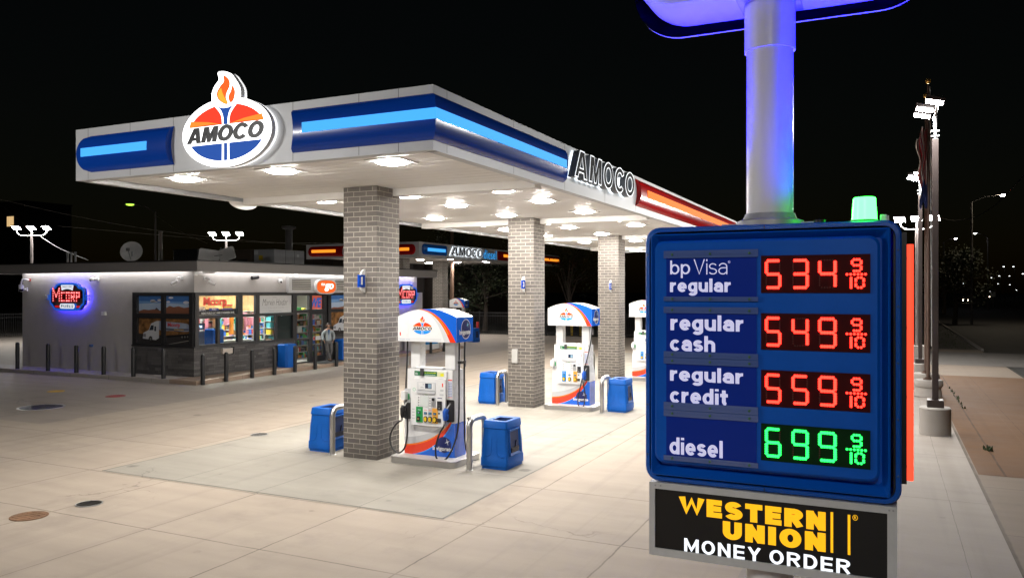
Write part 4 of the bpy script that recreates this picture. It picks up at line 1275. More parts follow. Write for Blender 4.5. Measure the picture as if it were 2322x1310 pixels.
        hs.append([(.60, 2.26, .10), (.585, 1.75, .22), (.48, 1.15, .33), (.36, .62, .38), (.28, .22, .40), (.30, .02, .42), (.39, -.04, .42), (.47, .06, .42), (.48, .34, .38), (.41, .62, .34), (.40, .68, .34)])
    for h in hs:
        m = MB(); m.tube(H3(h), .017, RUBBER, 7)
        tp = Vector((h[0][0], -h[0][2], h[0][1])); p2 = tp - Vector((0, 0, .42 if num == "1" else .18))
        m.lathe([(.024, -.08), (.028, -.03), (.028, .03), (.022, .08)], p2.x, p2.y, GALV, 10, True, True, z0=p2.z)
        m.obj("hose", t)
    if num == "1":
        m = MB(); m.box(.585, .665, -.14, .06, 1.83, 1.88, BLK); m.obj("hose_clamp", t)
    return t
isl, pmp = island_proto(), None
PX, PY = -8.17, (13.70, 21.45, 29.42)
isl.location = (PX, PY[0], 0)
clone(isl, (PX, PY[1], 0), "stainless steel kerbed island under pump number 3")
clone(isl, (PX, PY[2], 0), "stainless steel kerbed island under the pump cut off by the price sign")
p1 = pump_proto("1"); p1.location = (PX, PY[0], .130); p1['label'] = "nearest white fuel pump with blue crown, red number 1 and looped black hoses"
p3 = pump_proto("3"); p3.location = (PX, PY[1], .130); p3['label'] = "white fuel pump with red number 3 between the second and third brick columns"
p5 = pump_proto("5"); p5.location = (PX, PY[2], .130); p5['label'] = "white fuel pump half hidden behind the left edge of the price sign"
pd = deep(1041, 54.0)
clone(p3, (pd.x, pd.y, .0), "small far fuel pump under the diesel canopy, its crown seen over the nearest pump", scale=(.86, .86, .98))

def bin_proto():
    t = local("service_bin", "", "waste bin", "blue forecourt service bins")
    m = MB()
    def ring(x0, x1, y0, y1, z, r): return [(p[0], p[1], z) for p in rrect(x0, x1, y0, y1, r, 3)]
    rings = [ring(-.265, .265, -.37, .37, 0, .03), ring(-.265, .265, -.37, .37, .045, .03), ring(-.285, .285, -.385, .385, .06, .04), ring(-.285, .285, -.385, .385, .20, .04),
    ring(-.278, .278, -.375, .375, .225, .05), ring(-.268, .268, -.36, .36, .50, .05), ring(-.248, .248, -.335, .335, .76, .05)]
    m.loft(rings, BLUE, True, False, True)
    # front and back raised panels with a curved skirt line
    for M in (at(FS, (0, -.3905, 0)), at(FB, (0, .3905, 0))):
        pass
    m.loft([ring(-.248, .248, -.335, .335, .76, .05), ring(-.262, .262, -.35, .35, .775, .05), ring(-.250, .250, -.335, .335, .895, .05), ring(-.240, .240, -.325, .325, .91, .05)], BLUE, False, False, True)
    # rim with a rectangular drop opening
    o, i = rrect(-.240, .240, -.325, .325, .05, 3), rrect(-.14, .16, -.19, .19, .03, 3)
    n = len(o)
    vs = [(p[0], p[1], .91) for p in o] + [(p[0], p[1], .905) for p in i]
    m.add(vs, [(k, (k + 1) % n, n + (k + 1) % n, n + k) for k in range(n)], BLUE)
    m.loft([[(p[0], p[1], .905) for p in i], [(p[0] * .9, p[1] * .9, .70) for p in i]], mat("bin_inside", (.006, .03, .13), .6), False, True)
    m.obj("body", t)
    # recess with towel slot on the +X flank
    m = MB()
    fr = lambda z: .283 - .035 * max(0, z - .2) / .56
    y0, y1 = -.22, .16
    def q(y, z, d=0): return (fr(z) + d, y, z)
    o_ = [q(y0, .30, .006), q(y1, .30, .006), q(y1, .70, .006), q(y0, .70, .006)]
    ou = [q(y0 - .05, .25, .0), q(y1 + .05, .25, .0), q(y1 + .05, .75, .0), q(y0 - .05, .75, .0)]
    ou2 = [q(y0 - .04, .26, .03), q(y1 + .04, .26, .03), q(y1 + .04, .74, .035), q(y0 - .04, .74, .035)]
    n = 4
    m.add(ou + ou2, [(k, (k + 1) % n, n + (k + 1) % n, n + k) for k in range(4)], BLUE)
    m.add(ou2 + o_, [(k, (k + 1) % n, n + (k + 1) % n, n + k) for k in range(4)], BLUE)
    m.add(o_, [(0, 1, 2, 3)], mat("bin_recess", (.006, .022, .10), .6))
    m.box(fr(.33) + .0, fr(.33) + .022, y0 + .03, y1 - .03, .31, .40, mat("bin_dark", (.01, .012, .03), .5))
    m.obj("towel_recess", t)
    m = MB(); m.tube([(fr(.5) + .01, -.02, .36), (fr(.5) + .02, .03, .52)], .012, RUBBER, 6); m.obj("squeegee", t)
    for sx in (-1, 1):
        m = MB()
        path = [(sx * .06, -.351, .58), (sx * .06, -.365, .42), (sx * .062, -.370, .32), (sx * .085, -.376, .27), (sx * .13, -.378, .25), (sx * .21, -.379, .245)]
        m.tube(path, .007, BLUE, 6); m.obj("panel_line", t)
    return t
bp = bin_proto()
bpos = [((-6.74, 13.82, 0), "blue service bin right of the nearest pump island"),
        ((-10.80, 13.72, 0), "blue service bin left of the nearest brick column"),
        ((-6.80, 21.55, 0), "blue service bin right of pump number 3, in front of the price sign edge"),
        ((-10.83, 21.48, 0), "blue service bin left of the second brick column"),]
for k, (l, s) in enumerate(bpos):
    if k == 0: bp.location = l; bp['label'] = s
    else: clone(bp, l, s)
g = ground(1074, 775); clone(bp, (g.x, g.y, 0), "small far blue service bin beside a red and white post")
g = ground(1078, 775); t = thing("marker_post", (g.x - .1, g.y + .5, 0), "red topped white marker post beside the far blue bin", "post")
m = MB(); m.lathe([(.085, 0), (.085, 1.22)], g.x - .1, g.y + .5, WHITE, 12, False, True); m.obj("post", t)
m = MB(); m.lathe([(.092, .82), (.092, 1.24), (.07, 1.29)], g.x - .1, g.y + .5, mat("marker_red", (.6, .02, .015), .5), 12, False, True); m.obj("red_sleeve", t)

def hoop_proto():
    t = local("guard_hoop", "", "guard rail", "stainless guard hoops beside the pumps")
    m = MB(); r_, hgt, L_ = .16, .95, .62
    pts = [(0, 0, 0), (0, 0, hgt - r_)]
    for k in range(1, 7): a = R(90 * k / 6); pts.append((0, r_ - r_ * math.cos(a), hgt - r_ + r_ * math.sin(a)))
    for k in range(0, 7): a = R(90 * k / 6); pts.append((0, L_ - r_ + r_ * math.sin(a), hgt - r_ + r_ * math.cos(a)))
    pts.append((0, L_, 0))
    m.tube(pts, .057, STEEL, 16); m.obj("hoop", t)
    for y in (0, L_):
        m = MB(); m.lathe([(.075, .004), (.075, .012), (.062, .018)], 0, y, STEEL, 16, False, True); m.obj("floor_flange", t)
    return t
hp = hoop_proto()
for k, (l, s) in enumerate((((-7.13, 13.20, 0), "stainless steel guard hoop right of the nearest pump"), ((-10.37, 13.25, 0), "stainless steel guard hoop left of the nearest brick column"),
                            ((-7.15, 20.95, 0), "stainless steel guard hoop right of pump number 3"), ((-10.41, 21.02, 0), "stainless steel guard hoop left of the second brick column"),
                            ((-10.41, 28.9, 0), "stainless steel guard hoop left of the third brick column, behind pump number 3"))):
    if k == 0: hp.location = l; hp['label'] = s
    else: clone(hp, l, s)
# ================================================================== the store
SX, SYF = -23.43, 21.75          # east wall face, south wall face
WXL = -33.45                     # west end of the south wall
YN = 37.3                        # north end of the east wall
GREY = mat("grey_stucco", (.43, .408, .395), .8, var=.06)
GREYL = mat("fascia_grey", (.24, .228, .225), .55, var=.04)
store = thing("store", (SX, SYF, 0), "low grey flat roofed store with stone base and corner windows", "building")
EX = lambda px: onX(px, SX)
def ez(px, py): return zpix(py, SX, onX(px, SX))
WT = 4.23
m = MB()
m.box(WXL, -26.66, SYF, SYF + .25, .15, WT, GREY)                        # south wall, left of the corner windows
m.box(-26.66, SX - .002, SYF, SYF + .25, 3.30, WT, GREY)
m.box(SX - .25, SX, SYF - .001, YN, 3.30, WT, GREY)
m.box(SX - .25, SX, 33.0, YN, .15, 3.298, GREY)
m.box(SX - .6, SX - .02, YN, YN + .6, .15, 3.25, GREY)
m.box(WXL, WXL + .25, SYF + .252, YN, .15, WT, GREY)
m.box(WXL, SX - .1, YN - .25, YN - .002, .15, WT, GREY)
m.obj("wall", store)
m = MB()
m.box(-26.70, SX + .03, SYF - .05, SYF + .2, .15, 1.215, STONE)
m.box(SX - .22, SX + .05, SYF - .049, 27.30, .152, 1.213, STONE)
m.box(SX - .22, SX + .05, 29.40, 33.0, .152, 1.20, STONE)
m.obj("stone_base", store)
m = MB()
m.box(-26.70, SX + .06, SYF - .075, SYF + .1, 1.216, 1.262, CHAR); m.box(SX - .1, SX + .075, SYF - .074, 27.30, 1.217, 1.261, CHAR); m.box(SX - .1, SX + .075, 29.40, 33.0, 1.217, 1.255, CHAR)
m.obj("sill", store)
# roof with its deep fascia
m = MB(); FX, FY = SX + .60, SYF - .42
m.box(WXL - 2.2, FX, FY, FY + .08, 4.08, 4.46, GREYL); m.box(FX - .08, FX, FY + .0801, YN + 1.07, 4.08, 4.46, GREYL); m.box(WXL - 2.2, WXL - 2.12, FY + .0801, YN + 1.07, 4.08, 4.46, GREYL); m.box(WXL - 2.2, FX, YN + 1.07, YN + 1.15, 4.08, 4.46, GREYL)
m.obj("roof_fascia", store, bevel=.008)
m = MB(); m.box(WXL - 2.12, FX - .08, FY + .08, YN + 1.07, 4.24, 4.455, mat("roof_deck_grey", (.08, .08, .08), .8)); m.obj("roof_deck", store)
m = MB(); m.box(WXL - 2.24, FX + .04, FY - .04, YN + 1.19, 4.46, 4.51, mat("roof_edge_black", (.015, .015, .016), .45)); m.obj("roof_cap", store)
SOFL = mat("soffit_strip_glow", (.9, .9, .9), .4, emit=(1, .97, .95), es=29.0)
m = MB(); m.box(WXL - 2.1, FX - .09, FY + .085, SYF - .02, 4.215, 4.235, WHITE); m.box(SX + .02, FX - .09, SYF, YN + 1.0, 4.215, 4.235, WHITE); m.obj("soffit_lining", store)
for x0, x1, y0, y1 in ((WXL + .2, SX - .3, SYF - .20, SYF - .15), (SX + .17, SX + .22, SYF + .3, YN - .3), (WXL - 1.6, WXL - .7, SYF - .2, SYF - .1)):
    m = MB(); m.box(x0, x1, y0, y1, 4.190, 4.212, SOFL); m.obj("soffit_light", store)

def window(M, u0, u1, v0, v1, panes, fr=.06, dep=.06, glass=True, rec=-.03):
    """frame ring with mullions; panes given as (u0,u1,v0,v1)"""
    m = MB(M)
    m.prism([(u0, v0), (u1, v0), (u1, v1), (u0, v1)], -.06, dep, CHAR, [[(a, c), (b, c), (b, d), (a, d)] for a, b, c, d in panes], back=True)
    w_ = m.obj("window", store)
    if glass:
        for a, b, c, d in panes:
            m = MB(M); m.box(a - .01, b + .01, c - .01, d + .01, rec - .006, rec, GLASS); m.obj("pane", w_)
    return w_
# --- south corner window with its mural
MS = at(FS, (0, SYF, 0)); ME = at(FE, (SX, 0, 0))
pn = [(-26.42, -25.10, 2.50, 3.17), (-24.93, -23.63, 2.50, 3.17), (-26.42, -25.10, 1.33, 2.31), (-24.93, -23.63, 1.33, 2.31)]
w1 = window(MS, -26.66, -23.44, 1.262, 3.30, pn, glass=False)
SKY1 = mat("mural_sky_deep", (.08, .22, .58), .25, coat=.4); SKY2 = mat("mural_sky", (.22, .42, .76), .25, coat=.4); SKY3 = mat("mural_sky_pale", (.50, .64, .84), .25, coat=.4)  # sky, hill and brush colours lightened in place of backlight from the shop
CLOUD = mat("mural_cloud", (.78, .79, .86), .3, coat=.4); HILL = mat("mural_hill", (.30, .12, .07), .3, coat=.4); HILL2 = mat("mural_hill_far", (.10, .075, .09), .3, coat=.4)
def mottled(name, c1, c2, sc_):
    g = G(name); f = g.noise(g.co(), sc_, 5, .7)
    g.l(g.mix(g.ramp(f, .35, .65), c1, c2), g.b.inputs["Base Color"]); g.b.inputs["Roughness"].default_value = .25; g.b.inputs["Coat Weight"].default_value = .4
    MATS[name] = g.m; return g.m
BRUSH = mottled("mural_brush", (.10, .055, .024), (.42, .20, .07), 3.2)
ROADM = mat("mural_road", (.04, .037, .038), .25, coat=.4); TRUCK = mat("mural_truck_white", (.62, .63, .66), .25, coat=.4)
CHR = mat("mural_chrome", (.34, .40, .52), .2, coat=.4); TIRE = mat("mural_tyre", (.012, .012, .013), .3, coat=.4); MRED = mat("mural_red", (.60, .05, .05), .3, coat=.4)
def mural(M, par, x0, x1, z0, z1, zm, full=True):
    """desert road picture with a tank truck; drawn over the whole window, trimmed by the frame in front"""
    W_ = x1 - x0
    U = lambda t: x0 + W_ * t
    m = MB(M); d = -.05
    m.flat([(x0, zm), (x1, zm), (x1, z1), (x0, z1)], d, SKY2)
    m.flat([(x0, z1 - .22), (x1, z1 - .25), (x1, z1), (x0, z1)], d + .002, SKY1)
    m.flat([(x0, zm), (x1, zm), (x1, zm + .34), (U(.5), zm + .40), (x0, zm + .36)], d + .002, SKY3)
    for t, z, a, b in ((.28, .47, .14, .06), (.40, .50, .10, .05), (.30, .44, .2, .03), (.62, .60, .13, .04), (.90, .42, .16, .06), (.57, .44, .10, .04)): m.flat(ell(U(t), zm + z, a, b, 14), d + .004, CLOUD)
    m.flat([(U(.30), zm + .10), (U(.35), zm + .22), (U(.40), zm + .12), (U(.44), zm + .05)], d + .005, HILL2)
    hl = [(U(t), zm + z) for t, z in ((0, .06), (.10, .14), (.2, .12), (.3, .15), (.42, .10), (.52, .20), (.60, .29), (.67, .24), (.76, .28), (.86, .22), (1, .26))]
    m.flat([(x0, zm - .2)] + [(x1, zm - .2)] + hl[::-1], d + .006, HILL)
    m.flat([(x0, z0), (x1, z0), (x1, zm), (x0, zm)], d + .007, BRUSH)
    m.flat([(x0, z0), (x1, z0), (x1, z0 + .30), (U(.5), z0 + .36), (x0, z0 + .40)], d + .008, ROADM)
    m.flat([(U(.54), z0 + .02), (U(.6), z0 + .02), (x1, z0 + .20), (x1, z0 + .22)], d + .009, mat("mural_line", (.30, .29, .26), .3, coat=.4))
    # truck
    e = d + .010; zb = z0 + .27
    m.flat([(U(.36), zb + .05), (U(.96), zb + .18), (U(.96), zb + .10), (U(.36), zb - .04)], e, TIRE)
    m.flat(spline([(U(.37), zb + .36), (U(.38), zb + .62), (U(.55), zb + .61), (U(.80), zb + .58), (U(.935), zb + .54), (U(.955), zb + .40), (U(.935), zb + .26), (U(.7), zb + .27), (U(.45), zb + .28)], 4, True), e + .001, CHR)
    m.flat(spline([(U(.42), zb + .37), (U(.7), zb + .36), (U(.94), zb + .36), (U(.9), zb + .29), (U(.6), zb + .28)], 4, True), e + .002, mat("mural_chrome_dark", (.12, .13, .17), .2, coat=.4))
    m.text("Mcorp", U(.56), U(.79), zb + .38, zb + .58, e + .003, e + .004, MRED, .03)
    m.box(U(.68), U(.86), zb + .31, zb + .335, e + .003, e + .0035, mat("mural_stripe", (.70, .42, .06), .3))
    m.flat([(U(.09), zb - .06), (U(.34), zb - .10), (U(.40), zb - .02), (U(.40), zb + .64), (U(.34), zb + .62), (U(.25), zb + .53), (U(.205), zb + .28), (U(.10), zb + .16)], e + .004, TRUCK)
    m.flat([(U(.215), zb + .27), (U(.25), zb + .46), (U(.30), zb + .47), (U(.295), zb + .28)], e + .005, mat("mural_glass", (.03, .04, .06), .2, coat=.5)); m.flat([(U(.31), zb + .25), (U(.315), zb + .43), (U(.345), zb + .42), (U(.345), zb + .24)], e + .005, mat("mural_glass", ()))
    m.flat([(U(.095), zb + .02), (U(.15), zb + .0), (U(.15), zb + .13), (U(.105), zb + .13)], e + .005, mat("mural_grille", (.20, .20, .22), .3, coat=.4))
    for t, z, r in ((.24, -.06, .10), (.50, .0, .09), (.83, .05, .075), (.88, .06, .07), (.93, .07, .065), (.455, .0, .08)):
        m.flat(ell(U(t), zb + z, r, r * 1.05, 16), e + .006, TIRE); m.flat(ell(U(t), zb + z, r * .5, r * .5, 12), e + .007, GALV)
    return m.obj("mural", par)
mural(MS, w1, -26.45, -23.60, 1.30, 3.19, 2.50)
# --- east shop window
pe = [(21.93, 23.90, 2.43, 3.17), (24.17, 24.90, 2.43, 3.17), (25.12, 27.15, 2.43, 3.17),
      (21.93, 22.84, 1.33, 2.31), (22.97, 23.90, 1.33, 2.31), (24.17, 24.90, 1.33, 2.31), (25.12, 26.08, 1.30, 2.31), (26.18, 27.15, 1.30, 2.31)]
w2 = window(ME, 21.75, 27.32, 1.262, 3.30, pe)
# entrance: sidelight, door, narrow dark light, then the second mural
pe2 = [(27.40, 28.22, 2.52, 3.15), (27.40, 28.22, 1.27, 2.38), (27.40, 28.22, .22, 1.18)]
w3 = window(ME, 27.322, 28.33, .152, 3.298, pe2)
w4 = window(ME, 28.332, 29.36, 2.40, 3.298, [(28.42, 29.20, 2.52, 3.15)])
pe5 = [(29.78, 31.3, 2.50, 3.16), (31.42, 32.9, 2.50, 3.16), (29.78, 31.3, 1.30, 2.36), (31.42, 32.9, 1.30, 2.36)]
w5 = window(ME, 29.362, 33.0, 1.257, 3.298, [(29.44, 29.56, 1.40, 3.14)] + pe5, glass=False)
m = MB(ME); m.box(29.40, 29.60, 1.3, 3.2, -.055, -.045, mat("dark_glass", (.01, .01, .012), .1)); m.obj("dark_light", w5)
mural(ME, w5, 29.76, 32.92, 1.30, 3.18, 2.45)
m = MB(ME); m.prism([(28.334, .155), (29.358, .155), (29.358, 2.398), (28.334, 2.398)], -.05, .045, CHAR, [[(28.47, .42), (29.18, .42), (29.18, 2.30), (28.47, 2.30)]], back=True)
door = m.obj("door", store)
m = MB(ME); m.box(28.46, 29.19, .41, 2.31, -.008, -.002, GLASS); m.obj("pane", door)
m = MB(ME); m.tube([(28.56, .85, .05), (28.56, .85, .11), (28.56, 1.45, .11), (28.56, 1.45, .05)], .018, BLACK, 8); m.tube([(28.50, .90, .08), (28.66, .88, .12), (29.15, .92, .10)], .016, BLACK, 6); m.obj("handle", door)
PAPER = mat("paper_white", (.72, .73, .72), .5)
m = MB(ME); m.box(28.55, 29.16, 1.13, 1.30, -.001, .001, PAPER); m.box(28.56, 28.68, 1.14, 1.28, .001, .002, MRED)
for k in range(3): m.box(28.72, 29.1, 1.17 + k * .035, 1.185 + k * .035, .001, .0015, mat("paper_ink", (.35, .34, .36), .5))
m.obj("notice", door)
# window vinyls
m = MB(ME)
VR = mat("vinyl_red", (.75, .05, .035), .4, emit=(.8, .05, .03), es=.12)
m.text("Mcorp", 22.22, 23.40, 2.70, 3.12, -.024, -.02, VR, .05)
m.box(21.94, 23.89, 2.435, 2.66, -.0285, -.0265, BLK); m.text("HDD FUELS LLC 1000 E WARREN AVE.", 22.13, 23.80, 2.475, 2.545, -.024, -.022, WHITE, .02)
m.box(22.50, 22.98, 2.60, 2.70, -.025, -.0225, mat("vinyl_navy", (.02, .04, .25), .4)); m.text("FUELS", 22.64, 22.86, 2.625, 2.675, -.022, -.0205, WHITE, .03)
for k, c_ in enumerate((mat("vinyl_red", ()), mat("vinyl_yellow", (.8, .45, .03), .4), mat("vinyl_violet", (.12, .08, .35), .4))): m.box(23.15, 23.70, 2.76 - k * .07, 2.82 - k * .07, -.025, -.0225, c_)
m.text("ESTA", 21.95, 22.32, 2.60, 2.75, -.025, -.0225, mat("vinyl_pale", (.55, .60, .72), .4), .03)
m.obj("window_lettering", w2)
m = MB(ME); m.box(25.125, 27.145, 2.435, 3.165, -.028, -.024, mat("poster_white", (.68, .68, .68), .5))
INK = mat("poster_ink", (.06, .06, .065), .5); INKP = mat("poster_pale_ink", (.45, .45, .45), .5)
m.text("THE", 25.98, 26.22, 3.06, 3.11, -.024, -.0225, INKP); m.text("COLLECTION", 25.68, 26.63, 2.62, 2.68, -.024, -.0225, INKP, 0, 0, gap=1.6) if False else m.text("C O L L E C T I O N", 25.68, 26.63, 2.62, 2.68, -.024, -.0225, INKP)
m.box(25.74, 26.08, 2.497, 2.515, -.024, -.0225, INKP); m.box(26.12, 26.52, 2.497, 2.515, -.024, -.0225, INKP)
m.box(25.35, 25.64, 2.648, 2.654, -.024, -.0225, INKP); m.box(26.66, 26.92, 2.648, 2.654, -.024, -.0225, INKP)
m.text("Marvin Haidar", 25.36, 26.90, 2.74, 3.02, -.024, -.0225, INK, -.018, .38)
m.obj("poster", w2)
m = MB(ME); m.box(28.43, 29.19, 2.53, 3.14, -.028, -.024, mat("we_red", (.60, .10, .05), .5, emit=(.6, .10, .04), es=.25)); m.text("WE", 28.40, 29.16, 2.60, 3.04, -.022, -.02, mat("we_blue", (.02, .10, .45), .5, emit=(.02, .10, .45), es=.3), .05, .15); m.obj("open_sign", w4)
m = MB(ME); m.box(27.44, 28.20, 2.16, 2.30, -.028, -.025, mat("vinyl_pale", ())); m.obj("header_vinyl", w3) if False else None
# --- inside the shop
m = MB()
FLOORI = mat("shop_floor", (.42, .40, .36), .3); WALLI = mat("shop_wall", (.30, .28, .24), .7)
m.box(-31.5, SX - .26, 22.02, 36.0, .12, .15, FLOORI); m.box(-31.5, -31.45, 22.02, 36, .152, 3.6, WALLI); m.box(-31.44, SX - .26, 35.95, 36, .152, 3.6, WALLI); m.box(-31.5, SX - .26, 22.02, 36, 3.62, 3.65, WALLI)
m.obj("interior", store)
SHOPL = mat("shop_light", (.9, .9, .9), .4, emit=(1, .97, .90), es=85.0)
m = MB()
for k in range(5):
    for q in range(2): m.box(-25.2 - q * 2.6, -24.6 - q * 2.6, 23.0 + k * 2.5, 24.2 + k * 2.5, 3.585, 3.60, SHOPL)
m.obj("ceiling_panels", store)
WOOD = mottled("pine_boards", (.34, .18, .07), (.50, .30, .13), 2.0)
m = MB(); m.box(-26.2, -26.1, 22.3, 28.9, 2.45, 3.55, WOOD)
for k in range(16): m.box(-26.1, -26.096, 22.5 + k * .4, 22.515 + k * .4, 2.45, 3.55, mat("board_gap", (.16, .08, .03), .6))
m.obj("pine_header", store)
COLS = [mat("pack_%s" % n, c, .4) for n, c in (("red", (.55, .04, .03)), ("orange", (.65, .22, .03)), ("yellow", (.65, .50, .06)), ("green", (.05, .28, .07)), ("blue", (.04, .12, .45)), ("white", (.68, .68, .66)), ("brown", (.20, .10, .05)), ("black", (.02, .02, .022)), ("teal", (.08, .35, .38)), ("pink", (.55, .2, .25)))]
def shelf_unit(x, y0, y1, z1, label, wts=None):
    t = thing("shop_shelf", (x, (y0 + y1) / 2, .15), label, "shelf", "stocked shelves inside the store")
    m = MB(); m.box(x - .42, x - .38, y0, y1, .151, z1, mat("shelf_back", (.35, .34, .32), .6))
    zs = [.22 + k * .30 for k in range(int((z1 - .3) / .30) + 1)]
    for z in zs: m.box(x - .38, x, y0, y1, z - .025, z, mat("shelf_metal", (.50, .50, .50), .4))
    m.obj("rack", t)
    m = MB()
    for z in zs:
        y = y0 + .02
        while y < y1 - .1:
            w_ = rnd.choice((.05, .06, .07, .09, .12)); h_ = rnd.uniform(.10, .26)
            n_ = rnd.choice((1, 1, 2, 3)); c_ = rnd.choice(wts or COLS)
            for q in range(n_):
                if y + w_ > y1: break
                m.box(x - .30, x - .02 - rnd.uniform(0, .05), y, y + w_ - .01, z + .001, z + h_, c_); y += w_
            y += rnd.choice((0, .01, .03))
    g_ = m.obj("goods", t); g_['kind'] = 'stuff'
shelf_unit(-24.75, 27.3, 31.5, 2.5, "brightly stocked snack shelf just inside the entrance door")
shelf_unit(-27.2, 22.4, 25.2, 2.35, "stocked shelf behind the corner shop window panes")
shelf_unit(-27.4, 25.4, 27.1, 2.3, "stocked dark shelf behind the middle of the shop window", COLS[5:])
shelf_unit(-29.6, 22.4, 33.0, 3.2, "long stocked wall shelf at the back of the store")
t = thing("cash_machine", (-25.0, 23.3, .15), "dark cash machine standing behind the corner shop window", "cash machine")
m = MB(); m.box(-25.3, -24.8, 22.95, 23.6, .151, 1.75, mat("atm_grey", (.10, .10, .11), .4)); m.obj("cabinet", t, bevel=.03)
m = MB(at(FE, (-24.8, 0, 0))); m.box(22.98, 23.58, 1.80, 2.06, -.3, -.02, mat("atm_top", (.03, .05, .10), .3)); m.text("ATM", 23.12, 23.44, 1.88, 1.98, -.02, -.015, mat("atm_text", (.8, .9, 1), .4, emit=(.7, .85, 1), es=1.2), .03); m.obj("topper", t)
t = thing("waste_bin", (-24.3, 23.55, .15), "blue waste bin standing inside behind the corner window", "waste bin")
m = MB(); m.box(-24.5, -24.05, 23.25, 23.85, .151, 1.85, BLUE); m.obj("body", t, bevel=.04)
m = MB(); m.box(-24.42, -24.13, 23.35, 23.75, 1.85, 1.88, BLK); m.obj("lid", t)
for k, (x, y, z, hgt) in enumerate(((-25.6, 22.4, 2.2, .8), (-25.3, 24.4, 2.1, .6), (-25.2, 26.0, 2.0, .7))):
    pass
t = thing("clothes_rack", (-25.4, 24.2, .15), "rack of hanging dark and bright clothes behind the shop window", "clothes rack")
m = MB(); m.tube([(-25.4, 22.2, 2.30), (-25.4, 26.9, 2.30)], .015, GALV, 6); m.tube([(-25.4, 22.2, .15), (-25.4, 22.2, 2.3)], .018, GALV, 6); m.tube([(-25.4, 26.9, .15), (-25.4, 26.9, 2.3)], .018, GALV, 6); m.obj("rail", t)
m = MB(); y = 22.3
while y < 26.8:
    w_ = rnd.uniform(.03, .09); h_ = rnd.uniform(.25, .8); m.box(-25.5, -25.5 + rnd.uniform(.02, .25), y, y + w_, 2.26 - h_, 2.26 - rnd.uniform(0, .12), rnd.choice(COLS)); y += w_ + rnd.choice((.03, .08, .16, .3))
g_ = m.obj("clothes", t)
t = thing("shop_counter", (-26.0, 26.4, .15), "dark counter seen through the right hand shop window panes", "counter")
m = MB(); m.box(-26.4, -25.8, 25.3, 27.2, .151, 1.15, mat("counter_dark", (.04, .035, .03), .5)); m.obj("base", t); m = MB(); m.box(-26.45, -25.75, 25.25, 27.25, 1.151, 1.20, mat("counter_top", (.25, .24, .22), .3)); m.obj("top", t)
m = MB(ME); m.box(26.175, 27.155, 1.30, 2.30, -.042, -.038, mat("blind_dark", (.03, .034, .034), .25)); m.obj("dark_blind", w2)
# louvre header with the orange sign
lv = thing("louvre_panel", (SX, 30.6, 3.25), "long white louvred panel over the store entrance", "panel")
m = MB(ME); m.box(26.77, 34.6, 3.27, 3.97, .001, .16, mat("louvre_frame", (.60, .60, .61), .4, var=.03)); lvb = m.obj("frame", lv, bevel=.01)
for u0, u1 in ((26.98, 28.20), (29.95, 31.2), (31.5, 32.8), (33.0, 34.3)):
    m = MB(ME); m.box(u0, u1, 3.38, 3.86, .161, .164, mat("louvre_dark", (.03, .03, .03), .6))
    for k in range(6): z = 3.385 + k * .08; m.add([(u0, z, .165), (u1, z, .165), (u1, z + .05, .185), (u0, z + .05, .185)], [(0, 1, 2, 3)], mat("louvre_slat", (.62, .61, .57), .4))
    m.obj("grille", lvb)
tg = thing("takeaway_sign", (SX + .2, 29.1, 3.2), "orange rounded to go sign on the louvred panel over the door", "sign")
def squash(cu, cv, a, b, n=40, e=3.2): return [(cu + a * math.copysign(abs(math.cos(2 * math.pi * k / n)) ** (2 / e), math.cos(2 * math.pi * k / n)), cv + b * math.copysign(abs(math.sin(2 * math.pi * k / n)) ** (2 / e * 1.25), math.sin(2 * math.pi * k / n))) for k in range(n)]
m = MB(ME); m.prism(squash(29.13, 3.54, .73, .34), .165, .30, WHITE); m.obj("cabinet", tg)
m = MB(ME); m.flat(squash(29.13, 3.54, .67, .29), .302, sign_mat("to_go_orange", (.95, .15, .02), .9))
TW = mat("to_go_white", (.9, .9, .9), .4, emit=(1, .95, .9), es=1.1)
m.text("to", 28.75, 29.02, 3.59, 3.72, .303, .305, TW, .02, .2); m.text("go", 28.98, 29.64, 3.33, 3.69, .303, .305, TW, .045, .2); m.obj("face", tg)

